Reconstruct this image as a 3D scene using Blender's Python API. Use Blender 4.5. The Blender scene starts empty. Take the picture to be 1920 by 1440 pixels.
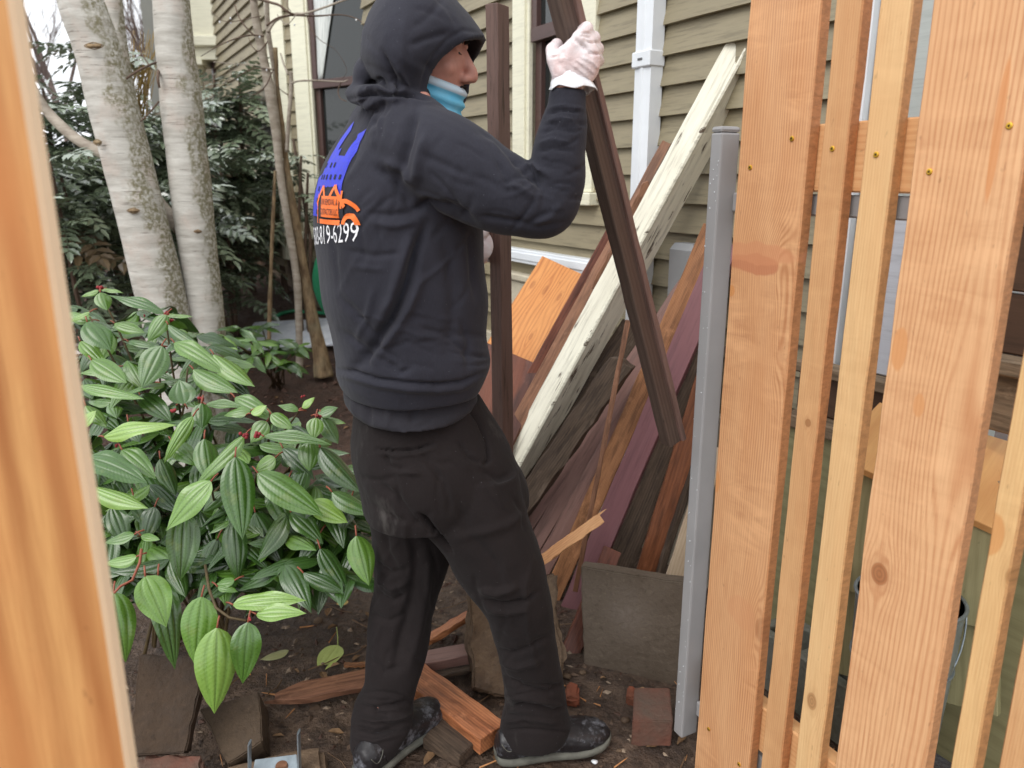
import bpy, bmesh, math, random
import numpy as np
from mathutils import Vector, Matrix, noise as mnoise
from mathutils.bvhtree import BVHTree
S = bpy.context.scene
COL = S.collection
WM = {}
R = math.radians
# ------------------------------------------------------------------ camera
CH, PITCH, FPX = 1.37, R(14.9), 1445.0
cam = bpy.data.cameras.new('camera')
cam.sensor_width = 36.0
cam.lens = FPX / 1920 * 36.0
cam.clip_start, cam.clip_end = 0.02, 400
cam.dof.use_dof = True
cam.dof.focus_distance = 1.75
cam.dof.aperture_fstop = 4.4
camo = bpy.data.objects.new('camera', cam)
COL.objects.link(camo)
camo.location = (0, 0, CH)
camo.rotation_euler = (R(90) - PITCH, 0, 0)
S.camera = camo
# ------------------------------------------------------------------ overcast daylight
W = bpy.data.worlds.new("World")
S.world = W
W.use_nodes = True
_t = W.node_tree
_bg = _t.nodes['Background']
_sky = _t.nodes.new('ShaderNodeTexSky')
_sky.sky_type = 'NISHITA'
_sky.sun_disc = False
_sky.sun_elevation = R(48)
_sky.sun_rotation = R(215)
_sky.dust_density = 4.0
_sky.air_density = 1.0
_hs = _t.nodes.new('ShaderNodeHueSaturation')
_hs.inputs['Saturation'].default_value = 0.25
_mx = _t.nodes.new('ShaderNodeMix')
_mx.data_type = 'RGBA'
_mx.inputs[0].default_value = 0.75
_mx.inputs[7].default_value = (9.3, 9.6, 10.0, 1)      # even cloud deck
_t.links.new(_sky.outputs[0], _hs.inputs['Color'])
_t.links.new(_hs.outputs[0], _mx.inputs[6])
_t.links.new(_mx.outputs[2], _bg.inputs['Color'])
_bg.inputs['Strength'].default_value = 0.12
sun = bpy.data.lights.new('sun', 'SUN')
sun.energy = 0.9
sun.angle = R(40)
sun.color = (1.0, 0.97, 0.92)
suno = bpy.data.objects.new('sun', sun)
COL.objects.link(suno)
suno.rotation_euler = (R(42), 0, R(-35))
S.view_settings.view_transform = 'Standard'
S.view_settings.look = 'None'
S.view_settings.gamma = 1.0
S.view_settings.exposure = 0.62
S.view_settings.use_curve_mapping = False
S.cycles.max_bounces = 6
S.cycles.diffuse_bounces = 4
S.cycles.use_denoising = True
# ------------------------------------------------------------------ picture <-> world
_cp, _sp = math.cos(PITCH), math.sin(PITCH)
def ray(px, py):
    a, d = px - 960, py - 720
    return Vector((a, FPX * _cp - d * _sp, -(FPX * _sp + d * _cp)))
def at(px, py, Y):
    r = ray(px, py)
    return Vector((0, 0, CH)) + r * (Y / r.y)
def gnd(px, py, z=0.0):
    r = ray(px, py)
    return Vector((0, 0, CH)) + r * ((z - CH) / r.z)
def proj(p):
    x, y, z = p[0], p[1], p[2] - CH
    zc = y * _cp - z * _sp
    return 960 + FPX * x / zc, 720 - FPX * (y * _sp + z * _cp) / zc
def ppm(p):
    """photo pixels per metre at a point"""
    return FPX / (p[1] * _cp - (p[2] - CH) * _sp)
CAM = Vector((0, 0, CH))
# ------------------------------------------------------------------ objects
def T(o, label=None, cat=None, group=None, kind=None):
    for k, v in (('label', label), ('category', cat), ('group', group), ('kind', kind)):
        if v: o[k] = v
    return o
def mesh(name, verts, faces, smooth=False, uv=None):
    me = bpy.data.meshes.new(name)
    me.from_pydata([tuple(v) for v in verts], [], faces)
    if smooth:
        me.polygons.foreach_set('use_smooth', [True] * len(me.polygons))
    if uv is not None:
        l = me.uv_layers.new(name='UVMap')
        idx = np.empty(len(me.loops), dtype=np.int32)
        me.loops.foreach_get('vertex_index', idx)
        l.data.foreach_set('uv', np.asarray(uv, dtype=np.float32)[idx].ravel())
    me.update()
    return me
def link(name, me, m=None, parent=None, M=None):
    if m is not None and not me.materials:
        me.materials.append(m)
    o = bpy.data.objects.new(name, me)
    COL.objects.link(o)
    if M is not None: o.matrix_basis = M
    WM[o] = M.copy() if M is not None else Matrix.Identity(4)
    if parent is not None: setpar(o, parent)
    return o
def setpar(o, p):
    """every object's matrix_basis is its world matrix; the inverse undoes the parent"""
    o.parent = p
    o.matrix_parent_inverse = WM[p].inverted()
def thing(name, loc, label, cat, group=None):
    o = bpy.data.objects.new(name, None)
    o.empty_display_size = 0.05
    COL.objects.link(o)
    o.location = loc
    o.matrix_basis = Matrix.Translation(Vector(loc))
    WM[o] = Matrix.Translation(Vector(loc))
    return T(o, label, cat, group)
class MB:
    """collects solids for one mesh"""
    def __init__(s): s.v, s.f, s.uv = [], [], []
    def add(s, v, f):
        n = len(s.v); s.v += [tuple(p) for p in v]; s.f += [tuple(i + n for i in q) for q in f]; return s
    def box(s, lo, hi, M=None):
        x0, y0, z0 = lo; x1, y1, z1 = hi
        v = [Vector(p) for p in ((x0,y0,z0),(x1,y0,z0),(x1,y1,z0),(x0,y1,z0),(x0,y0,z1),(x1,y0,z1),(x1,y1,z1),(x0,y1,z1))]
        if M is not None: v = [M @ p for p in v]
        return s.add(v, [(3,2,1,0),(4,5,6,7),(0,1,5,4),(1,2,6,5),(2,3,7,6),(3,0,4,7)])
    def tube(s, pts, rad, n=8, caps=True, b=None, ref=None):
        """pts polyline, rad list of r or (ra, rb)"""
        pts = [Vector(p) for p in pts]
        if not isinstance(rad, (list, tuple)): rad = [rad] * len(pts)
        v, f = [], []
        u = None
        for i, p in enumerate(pts):
            d = (pts[min(i+1, len(pts)-1)] - pts[max(i-1, 0)])
            d = d.normalized() if d.length > 1e-9 else Vector((0,0,1))
            if u is None:
                u = Vector(ref) if ref is not None else (Vector((0,0,1)) if abs(d.z) < .8 else Vector((1,0,0)))
            u = (u - d * u.dot(d)).normalized()
            w = d.cross(u)
            r = rad[i]; ra, rb = r if isinstance(r, (list, tuple)) else (r, r)
            for k in range(n):
                a = 2 * math.pi * k / n
                v.append(p + u * (math.cos(a) * ra) + w * (math.sin(a) * rb))
        for i in range(len(pts) - 1):
            for k in range(n):
                a, c = i*n + k, i*n + (k+1) % n
                f.append((a, c, c + n, a + n))
        if caps:
            f.append(tuple(range(n))[::-1]); f.append(tuple(range((len(pts)-1)*n, len(pts)*n)))
        return s.add(v, f)
    def ell(s, c, r, axes=None, n=16, m=10):
        c = Vector(c); ax = axes or (Vector((1,0,0)), Vector((0,1,0)), Vector((0,0,1)))
        v, f = [], []
        for i in range(1, m):
            t = math.pi * i / m
            for k in range(n):
                a = 2*math.pi*k/n
                v.append(c + ax[0]*(r[0]*math.sin(t)*math.cos(a)) + ax[1]*(r[1]*math.sin(t)*math.sin(a)) + ax[2]*(r[2]*math.cos(t)))
        top, bot = len(v), len(v)+1
        v += [c + ax[2]*r[2], c - ax[2]*r[2]]
        for i in range(m-2):
            for k in range(n):
                a, b2 = i*n+k, i*n+(k+1)%n
                f.append((a, a+n, b2+n, b2))
        for k in range(n):
            f.append((top, k, (k+1)%n)); q=(m-2)*n
            f.append((bot, q+(k+1)%n, q+k))
        return s.add(v, f)
    def me(s, name, smooth=False): return mesh(name, s.v, s.f, smooth)
    def link(s, name, m, parent=None, smooth=False, M=None): return link(name, s.me(name, smooth), m, parent, M)
def frame(A, B, up):
    """matrix: local X from A to B, Z close to up, origin at A"""
    x = (B - A).normalized(); z = (up - x * up.dot(x)).normalized(); y = z.cross(x)
    M = Matrix((x, y, z)).transposed().to_4x4(); M.translation = A
    return M
def bevel(me, w=0.002, seg=1):
    bm = bmesh.new(); bm.from_mesh(me)
    bmesh.ops.bevel(bm, geom=bm.edges[:], offset=w, segments=seg, profile=.6, affect='EDGES', clamp_overlap=True)
    bm.to_mesh(me); bm.free(); return me
def board_mesh(name, L, Wd, Th, seed=0, rough=0.0, segs=1, bow=0.0, jag=(0, 0), bev=0.0015, wane=0.0):
    """plank: X 0..L, Y +-W/2, Z +-T/2, ragged ends when jag"""
    rnd = random.Random(seed)
    n = max(1, segs); ny = 5
    v, f = [], []
    ja = [rnd.uniform(0, jag[0]) for _ in range(ny)]; jb = [rnd.uniform(0, jag[1]) for _ in range(ny)]
    for i in range(n + 1):
        for z in (-1, 1):
            for k in range(ny):
                y = -Wd/2 + Wd*k/(ny-1)
                x = L*i/n
                if i == 0: x += ja[k]
                if i == n: x -= jb[k]
                e = rnd.uniform(-rough, rough) if k in (0, ny-1) else 0
                zz = z*Th/2 + bow*math.sin(math.pi*i/n) + (rnd.uniform(-rough, rough)*.4)
                if k in (0, ny-1): zz -= z*wane
                v.append((x, y + e, zz))
    st = 2*ny
    for i in range(n):
        a = i*st; b = a + st
        for k in range(ny-1):
            f.append((a+k, b+k, b+k+1, a+k+1)[::-1])
            f.append((a+ny+k, b+ny+k, b+ny+k+1, a+ny+k+1))
        f.append((a, a+ny, b+ny, b)[::-1]); f.append((a+ny-1, b+ny-1, b+2*ny-1, a+2*ny-1)[::-1])
    for k in range(ny-1):
        f.append((k, k+1, k+ny+1, k+ny)); q = n*st
        f.append((q+k, q+k+ny, q+k+ny+1, q+k+1))
    me = mesh(name, v, f)
    bm = bmesh.new(); bm.from_mesh(me)
    bmesh.ops.recalc_face_normals(bm, faces=bm.faces[:])
    if bev:
        ed = [e for e in bm.edges if len(e.link_faces) == 2 and e.calc_face_angle(0) > 0.7]
        bmesh.ops.bevel(bm, geom=ed, offset=bev, segments=1, affect='EDGES', clamp_overlap=True)
    bm.to_mesh(me); bm.free()
    return me
def slab(name, pts, th, m, parent=None, bev=0.003, jitter=0.0, seed=0, sub=0):
    """solid plate through four world points (counter-clockwise as seen), thickness going away from the camera; local frame of its own"""
    pts = [Vector(p) for p in pts]
    c = sum(pts, Vector()) / 4
    n = (pts[1]-pts[0]).cross(pts[3]-pts[0]).normalized()
    if n.dot(CAM - c) < 0: n = -n
    M = frame(pts[3], pts[2], n); Mi = M.inverted()
    q = [Mi @ p for p in pts]
    v = [(p.x, p.y, 0) for p in q] + [(p.x, p.y, -th) for p in q]
    me = mesh(name, v, [(0,1,2,3),(7,6,5,4),(0,4,5,1),(1,5,6,2),(2,6,7,3),(3,7,4,0)])
    bm = bmesh.new(); bm.from_mesh(me)
    bmesh.ops.recalc_face_normals(bm, faces=bm.faces[:])
    if bev: bmesh.ops.bevel(bm, geom=bm.edges[:], offset=bev, segments=2, affect='EDGES')
    if sub:
        bmesh.ops.triangulate(bm, faces=[f for f in bm.faces if len(f.verts) > 4])
        bmesh.ops.subdivide_edges(bm, edges=bm.edges[:], cuts=sub, use_grid_fill=True)
    if jitter:
        off = Vector((seed*7.3, seed*3.1, 0))
        for w in bm.verts:
            d = mnoise.noise_vector(w.co*9 + off)*jitter + mnoise.noise_vector(w.co*40 + off)*jitter*.55 + mnoise.noise_vector(w.co*110 + off)*jitter*.3
            w.co += d
    bm.to_mesh(me); bm.free()
    if sub:
        me.polygons.foreach_set('use_smooth', [True]*len(me.polygons)); me.set_sharp_from_angle(angle=R(28))
    return link(name, me, m, parent, M)
def lerp(a, b, t): return a + (b - a) * t
def interp(keys, y):
    """piecewise linear on rows (y, ...)"""
    return [float(np.interp(y, [k[0] for k in keys], [k[j] for k in keys])) for j in range(1, len(keys[0]))]
# ------------------------------------------------------------------ procedural materials
class G:
    def __init__(s, name, rough=.6, spec=.5):
        s.m = bpy.data.materials.new(name); s.m.use_nodes = True
        s.t = s.m.node_tree; s.b = s.t.nodes['Principled BSDF']
        s.b.inputs['Roughness'].default_value = rough
        s.b.inputs['Specular IOR Level'].default_value = spec
    def n(s, typ, ins=None, **props):
        nd = s.t.nodes.new(typ)
        for k, v in props.items(): setattr(nd, k, v)
        for k, v in (ins or {}).items(): s.put(nd.inputs[k], v)
        return nd
    def put(s, sock, v):
        if isinstance(v, bpy.types.NodeSocket): s.t.links.new(v, sock)
        else:
            if hasattr(sock.default_value, '__len__') and hasattr(v, '__len__') and len(v) == 3 and len(sock.default_value) == 4: v = (*v, 1)
            sock.default_value = v
    def set(s, **k):
        for a, v in k.items(): s.put(s.b.inputs[a.replace('_', ' ')], v)
        return s
    def m_(s, op, a, b=None, c=None, clamp=False):
        nd = s.n('ShaderNodeMath', operation=op, use_clamp=clamp)
        for i, v in enumerate((a, b, c)):
            if v is not None: s.put(nd.inputs[i], v)
        return nd.outputs[0]
    def mix(s, f, a, b, mode='MIX'):
        nd = s.n('ShaderNodeMix', data_type='RGBA', blend_type=mode)
        s.put(nd.inputs[0], f); s.put(nd.inputs[6], a); s.put(nd.inputs[7], b)
        return nd.outputs[2]
    def ramp(s, f, lo, hi, a=0.0, b=1.0):
        nd = s.n('ShaderNodeMapRange', {'Value': f, 'From Min': lo, 'From Max': hi, 'To Min': a, 'To Max': b}, clamp=True)
        return nd.outputs[0]
    def obj(s): 
        return s.n('ShaderNodeTexCoord').outputs['Object']
    def uv(s): return s.n('ShaderNodeTexCoord').outputs['UV']
    def rnd(s): return s.n('ShaderNodeObjectInfo').outputs['Random']
    def scl(s, v, k, off=None):
        a = s.n('ShaderNodeVectorMath', {0: v, 1: k}, operation='MULTIPLY').outputs[0]
        if off is not None: a = s.n('ShaderNodeVectorMath', {0: a, 1: off}, operation='ADD').outputs[0]
        return a
    def noise(s, v, scale=5, detail=3, rough=.55, dist=0):
        return s.n('ShaderNodeTexNoise', {'Vector': v, 'Scale': scale, 'Detail': detail, 'Roughness': rough, 'Distortion': dist}).outputs[0]
    def vor(s, v, scale=5, feat='F1'):
        return s.n('ShaderNodeTexVoronoi', {'Vector': v, 'Scale': scale}, feature=feat).outputs[0]
    def bump(s, h, st=.3, d=.01):
        nd = s.n('ShaderNodeBump', {'Height': h, 'Strength': st, 'Distance': d})
        prev = s.b.inputs['Normal']
        if prev.is_linked: s.t.links.new(prev.links[0].from_socket, nd.inputs['Normal'])
        s.t.links.new(nd.outputs[0], prev)
        return s
    def sep(s, v):
        o = s.n('ShaderNodeSeparateXYZ', {0: v}).outputs
        return o[0], o[1], o[2]
    def comb(s, x, y, z):
        return s.n('ShaderNodeCombineXYZ', {0: x, 1: y, 2: z}).outputs[0]
def rgb(r, g, b):
    """sRGB 0..255 to linear"""
    f = lambda c: (c/255/12.92) if c <= 10 else ((c/255 + .055)/1.055)**2.4
    return (f(r), f(g), f(b))
def wood(name, light, dark, freq=150, warp=.03, knots=(), rough=.6, line=.7, blotch=.3, col2=None, bump=.25, spec=.35, sharp=2.0, stains=(), zmix=.5, wet=0.0, figure=0.0, side=None, grime=0.0, saw=1.0):
    g = G(name, rough, spec)
    co = g.obj(); rn = g.rnd()
    off = g.comb(g.m_('MULTIPLY', rn, 31.0), g.m_('MULTIPLY', rn, 17.0), g.m_('MULTIPLY', rn, 7.0))
    x, y, z = g.sep(co)
    n1 = g.noise(g.scl(co, (1.6, 6, 6), off), 1.0, 2)
    n1b = g.noise(g.scl(co, (5, 22, 22), off), 1.0, 2)
    v = g.m_('ADD', y, g.m_('MULTIPLY', z, zmix))
    v = g.m_('ADD', v, g.m_('MULTIPLY', g.m_('SUBTRACT', n1, .5), warp))
    v = g.m_('ADD', v, g.m_('MULTIPLY', g.m_('SUBTRACT', n1b, .5), warp*.16))
    kd = []
    for kk in knots:
        kx, ky, r, amp, ax = kk[:5]; core = kk[5] if len(kk) > 5 else .8
        dx = g.m_('DIVIDE', g.m_('SUBTRACT', x, kx), r*ax); dy = g.m_('DIVIDE', g.m_('SUBTRACT', y, ky), r)
        d2 = g.m_('ADD', g.m_('MULTIPLY', dx, dx), g.m_('MULTIPLY', dy, dy))
        e = g.m_('EXPONENT', g.m_('MULTIPLY', d2, -.16))
        sg = g.n('ShaderNodeClamp', {'Value': g.m_('MULTIPLY', dy, 1.2), 'Min': -1.0, 'Max': 1.0}).outputs[0]
        v = g.m_('ADD', v, g.m_('MULTIPLY', g.m_('MULTIPLY', e, sg), -amp))
        kd.append((g.m_('SQRT', d2), r, core)) if core else None
    s1 = g.m_('MULTIPLY_ADD', g.m_('SINE', g.m_('MULTIPLY', v, freq*6.2832)), .5, .5)
    ring = g.m_('POWER', s1, sharp)
    amp = g.ramp(g.noise(g.scl(co, (2.5, 14, 14), off), 1.0, 2), .3, .7, .35, 1.0)
    fine = g.noise(g.scl(co, (14, 420, 420), off), 1.0, 3)
    fac = g.m_('MULTIPLY', g.m_('MULTIPLY', ring, amp), line, clamp=True)
    c = g.mix(fac, light, dark)
    c = g.mix(g.m_('MULTIPLY', g.ramp(fine, .42, .72), .35), c, dark)
    bl = g.noise(g.scl(co, (2.2, 9, 9), off), 1.0, 4, .6)
    c = g.mix(g.ramp(bl, .42, .68, 0, blotch), c, col2 or dark)
    sm = g.noise(g.scl(co, (40, 90, 90), off), 1.0, 2)
    c = g.mix(g.ramp(sm, .70, .80, 0, .45), c, tuple(k*.45 for k in dark))
    if figure:  # rippling sheen of the grain painted as lighter and darker bands
        fg = g.noise(g.scl(co, (26, 7, 7), off), 1.0, 3, .6, .8); lowf = g.noise(g.scl(co, (3, 5, 5), off), 1.0, 2)
        fm = g.m_('MULTIPLY', g.ramp(fg, .48, .70), g.ramp(lowf, .42, .62))
        c = g.mix(g.m_('MULTIPLY', fm, figure), c, tuple(min(1, k*1.22) for k in light))
        c = g.mix(g.m_('MULTIPLY', g.ramp(fg, .46, .30), g.m_('MULTIPLY', g.ramp(lowf, .42, .62), figure*.8)), c, tuple(k*.92 for k in dark))
    if grime:
        gs = g.noise(g.scl(co, (7, 60, 60), off), 1.0, 5, .7); gb = g.noise(g.scl(co, (9, 16, 16), off), 1.0, 5, .7)
        c = g.mix(g.ramp(gs, .46, .62, 0, grime), c, tuple(k*.35 for k in dark))
        c = g.mix(g.ramp(gb, .58, .66, 0, grime*.6), c, tuple(min(1, k*1.5+.03) for k in light))
        g.bump(gs, .4, .002)
    if side is not None:
        ny = g.m_('ABSOLUTE', g.sep(g.n('ShaderNodeTexCoord').outputs['Normal'])[1])
        rs_ = g.noise(g.scl(co, (120, 120, 60)), 1.0, 4, .7)
        c = g.mix(g.ramp(ny, .5, .8), c, g.mix(g.ramp(rs_, .35, .65), side, tuple(k*(1-.3*saw) for k in side)))
        g.bump(g.m_('MULTIPLY', rs_, g.ramp(ny, .5, .8)), .5*saw, .003)
    for (sx, sy, rx, ry, col, k) in stains:
        dx = g.m_('DIVIDE', g.m_('SUBTRACT', x, sx), rx); dy = g.m_('DIVIDE', g.m_('SUBTRACT', y, sy), ry)
        d = g.m_('ADD', g.m_('SQRT', g.m_('ADD', g.m_('MULTIPLY', dx, dx), g.m_('MULTIPLY', dy, dy))), g.m_('MULTIPLY', g.m_('SUBTRACT', n1b, .5), .9))
        c = g.mix(g.ramp(d, 1.0, .85, 0, k), c, col)
    for d, r, core in kd:
        kr = g.m_('MULTIPLY_ADD', g.m_('SINE', g.m_('MULTIPLY', d, 17.0)), .25, .5)
        c = g.mix(g.ramp(d, 1.9, .9, 0, .5*core), c, tuple(a*.55+b*.3 for a, b in zip(dark, light)))
        c = g.mix(g.ramp(d, 1.02, .86, 0, core), c, g.mix(kr, tuple(k*.45 for k in dark), tuple(k*.95 for k in dark)))
    g.set(Base_Color=c)
    g.put(g.b.inputs['Roughness'], g.ramp(bl, .3, .7, rough - .12 - wet, rough + .12 - wet))
    g.bump(g.m_('ADD', g.m_('MULTIPLY', ring, .4), fine), bump, .0012)
    g.bump(g.noise(co, 160, 3), bump*.5, .0015)
    return g.m
def paint(name, col, under=(.1,.07,.05), chip=.0, rough=.5, dirt=.3, dcol=(.12,.10,.07), scale=(3, 25, 25), spec=.4, bump=.15):
    g = G(name, rough, spec)
    co = g.obj(); rn = g.rnd()
    off = g.comb(g.m_('MULTIPLY', rn, 31.0), g.m_('MULTIPLY', rn, 17.0), g.m_('MULTIPLY', rn, 7.0))
    n = g.noise(g.scl(co, scale, off), 1.0, 5, .62)
    n2 = g.noise(g.scl(co, (scale[0]*.4, scale[1]*.3, scale[2]*.3), off), 1.0, 5, .65)
    c = g.mix(g.ramp(n2, .35, .75, 0, dirt), col, dcol)
    fine = g.noise(g.scl(co, (12, 260, 260), off), 1.0, 2)
    c = g.mix(g.ramp(fine, .5, .75, 0, .22), c, tuple(k*.6 for k in col))
    st_ = g.noise(g.scl(co, (5, 70, 70), off), 1.0, 5, .7)
    c = g.mix(g.ramp(st_, .50, .66, 0, dirt), c, tuple(k*.55 for k in dcol))
    c = g.mix(g.ramp(st_, .44, .34, 0, dirt*.35), c, tuple(min(1, k*1.25+.02) for k in col))
    if chip:
        msk = g.ramp(g.m_('ADD', n, g.m_('MULTIPLY', g.m_('SUBTRACT', fine, .5), .16)), 1-chip, 1-chip+.035)
        c = g.mix(msk, c, g.mix(fine, under, tuple(k*.4 for k in under)))
        g.bump(g.m_('MULTIPLY', msk, -1.0), .5, .0015)
    g.set(Base_Color=c)
    g.bump(g.m_('ADD', fine, n), bump, .0012)
    return g.m
def plain(name, col, rough=.5, spec=.5, var=.15, scale=20, bump=.1, metal=0.0, detail=4):
    g = G(name, rough, spec)
    n = g.noise(g.obj(), scale, detail, .6)
    g.set(Base_Color=g.mix(g.ramp(n, .3, .7), tuple(k*(1-var) for k in col), tuple(min(1, k*(1+var)) for k in col)), Metallic=metal)
    g.put(g.b.inputs['Roughness'], g.ramp(n, .3, .7, max(.03, rough-.08), min(1, rough+.08)))
    if bump: g.bump(g.noise(g.obj(), scale*4, 4), bump, .002)
    return g.m
def masonry(name, col, col2, rough=.85, scale=14, wet=.0, bump=.6, patch=None):
    g = G(name, rough, .3)
    co = g.obj()
    n = g.noise(co, scale*.35, 6, .65); f = g.noise(co, scale*6, 4, .65); v = g.vor(co, scale*5)
    c = g.mix(g.ramp(n, .36, .64), col, col2)
    c = g.mix(g.ramp(f, .55, .75, 0, .5), c, tuple(k*.4 for k in col))
    c = g.mix(g.ramp(f, .42, .28, 0, .35), c, tuple(min(1, k*1.7) for k in col2))
    if patch:
        x, y, z = g.sep(co); px_, py_, pr, pc = patch
        dx = g.m_('SUBTRACT', x, px_); dy = g.m_('SUBTRACT', y, py_)
        d = g.m_('DIVIDE', g.m_('SQRT', g.m_('ADD', g.m_('MULTIPLY', dx, dx), g.m_('MULTIPLY', dy, dy))), pr)
        c = g.mix(g.m_('MULTIPLY', g.ramp(g.m_('ADD', d, g.m_('MULTIPLY', g.m_('SUBTRACT', n, .5), 2.2)), 1.0, .2), g.ramp(f, .35, .6, .2, .8)), c, pc)
    g.set(Base_Color=c)
    g.put(g.b.inputs['Roughness'], g.ramp(n, .35, .6, rough - wet, rough))
    g.bump(f, bump, .004); g.bump(v, bump*.35, .003)
    return g.m
def coords(me):
    a = np.empty(len(me.vertices)*3, dtype=np.float64); me.vertices.foreach_get('co', a); return a.reshape(-1, 3)
def normals(me):
    a = np.empty(len(me.vertices)*3, dtype=np.float32); me.vertices.foreach_get('normal', a); return a.reshape(-1, 3).astype(np.float64)
def setco(me, c):
    me.vertices.foreach_set('co', c.astype(np.float32).ravel()); me.update()
def projn(c):
    z = c[:, 2]-CH; zc = c[:, 1]*_cp - z*_sp
    return 960 + FPX*c[:, 0]/zc, 720 - FPX*(c[:, 1]*_sp + z*_cp)/zc
def bez(pts, n=10):
    """catmull-rom through points (any tuples)"""
    P = [np.array(p, float) for p in pts]; P = [2*P[0]-P[1]] + P + [2*P[-1]-P[-2]]; out = []
    for i in range(1, len(P)-2):
        for k in range(n):
            t = k/n
            out.append(.5*((2*P[i]) + (P[i+1]-P[i-1])*t + (2*P[i-1]-5*P[i]+4*P[i+1]-P[i+2])*t*t + (-P[i-1]+3*P[i]-3*P[i+1]+P[i+2])*t**3))
    out.append(P[-2]); return out
# ------------------------------------------------------------------ ground
def ground_z(x, y):
    p = Vector((x, y, 0))
    z = mnoise.noise(p*.7)*.03 + mnoise.noise(p*2.6)*.016 + mnoise.noise(p*8)*.011 + mnoise.noise(p*23)*.006
    near = 1 - min(1, max(0, (y - 1.0) / 7)) * .4
    far = min(1, max(0, (y - 2.6)/2))
    return z*near - .012 - .06*min(1, max(0, (x - .30)/.15))*min(1, max(0, (1.72 - y)/.2)) + max(0, y - 3.3)*.155*min(1, max(0, (.4 - x)/.5))*(1 if y < 6.6 else 6.6/max(y, 6.6)) if y < 30 else -.01
def gz(px, py):
    p = gnd(px, py, 0)
    z = 0.0
    for _ in range(40):
        p = gnd(px, py, z); z = .55*z + .45*ground_z(p.x, p.y)
    return p
def axis(a, b, near0, near1, fine, coarse):
    v = list(np.arange(near0, near1, fine)); x = near0; st = fine
    lo = []
    while x > a: st *= 1.25; x -= st; lo.append(x)
    x = v[-1]; st = fine; hi = []
    while x < b: st *= 1.25; x += st; hi.append(x)
    return lo[::-1] + [float(t) for t in v] + hi
gx = axis(-90, 90, -1.5, 1.7, .022, 1); gy = axis(-40, 150, .9, 4.2, .022, 1)
V, F = [], []
for yy in gy:
    for xx in gx: V.append((xx, yy, ground_z(xx, yy) if abs(xx) < 14 and yy < 20 else -.01))
nx = len(gx)
for j in range(len(gy)-1):
    for i in range(nx-1): F.append((j*nx+i, j*nx+i+1, (j+1)*nx+i+1, (j+1)*nx+i))
g = G('wet_mud', .7, .4)
co = g.obj()
a = g.noise(co, 2.2, 6, .65); b = g.noise(co, 26, 6, .7); v = g.vor(co, 70); f2 = g.noise(co, 120, 3)
c = g.mix(g.ramp(a, .35, .65), rgb(74, 59, 50), rgb(128, 106, 88))
c = g.mix(g.ramp(b, .42, .62, 0, .8), c, rgb(56, 44, 38))
c = g.mix(g.ramp(f2, .66, .78, 0, .6), c, rgb(156, 134, 114))
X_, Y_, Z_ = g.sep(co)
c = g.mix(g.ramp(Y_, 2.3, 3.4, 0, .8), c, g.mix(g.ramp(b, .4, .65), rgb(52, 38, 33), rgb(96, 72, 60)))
g.set(Base_Color=c)
g.put(g.b.inputs['Roughness'], g.ramp(a, .38, .62, .34, .8))
g.bump(b, 1.0, .03); g.bump(f2, .5, .006); g.bump(v, .35, .006)
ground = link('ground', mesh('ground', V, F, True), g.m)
T(ground, kind='structure')
# ------------------------------------------------------------------ house
NW = Vector((-.875, -.484, 0)).normalized()            # wall faces the side yard
DW = Vector((-.484, .875, 0)).normalized()             # along the wall, away from the camera
OW = -NW * 1.79
ZU = Vector((0, 0, 1))
def wall_pt(px, py, out=0.0):
    r = ray(px, py); n = -NW
    t = (1.79 - out) / r.dot(n)
    return CAM + r*t
def uz(px, py):
    p = wall_pt(px, py); return (p - OW).dot(DW), p.z
WA = Matrix((DW, NW, ZU)).transposed().to_4x4(); WA.translation = OW      # local x along wall, y out of the wall, z up
m_siding = paint('taupe_siding_paint', rgb(145, 135, 110), under=rgb(90,84,70), chip=0.0, rough=.55, dirt=.45, dcol=rgb(112,102,82), scale=(1.2, 8, 8), bump=.2)
m_cream = paint('cream_trim_paint', rgb(229, 226, 203), rough=.45, dirt=.25, dcol=rgb(198,192,168), scale=(1.5, 8, 8), bump=.08)
m_creamh = m_cream
m_brown = paint('brown_sash_paint', rgb(84, 62, 58), rough=.4, dirt=.3, dcol=rgb(60,46,42), scale=(2,10,10), bump=.1)
m_white = plain('white_vinyl', rgb(222, 226, 230), .38, .5, .07, 4, .03)
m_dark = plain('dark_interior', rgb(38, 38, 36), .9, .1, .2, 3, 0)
m_found = masonry('foundation_stucco', rgb(196, 188, 168), rgb(168, 158, 138), .9, 8)
g = G('window_glass', .04, .6); g.set(Base_Color=rgb(40, 43, 42)); g.put(g.b.inputs['Roughness'], .05)
g.bump(g.noise(g.obj(), 2.0, 1), .06, .02)
m_glass = g.m
g = G('white_lace_curtain', .9, .1); co = g.obj(); x, y, z = g.sep(co)
g.set(Base_Color=g.mix(g.ramp(g.noise(g.scl(co, (30, 30, 1.0)), 1, 3), .35, .65), rgb(196, 200, 198), rgb(232, 234, 230)))
m_curtain = g.m
house = thing('house', (0, 2.9, 0), 'taupe clapboard house with cream trim, brown sashes and a bay window behind the person', 'house')
EX = .0945
sid_cache = {}
jr = random.Random(19)
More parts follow.
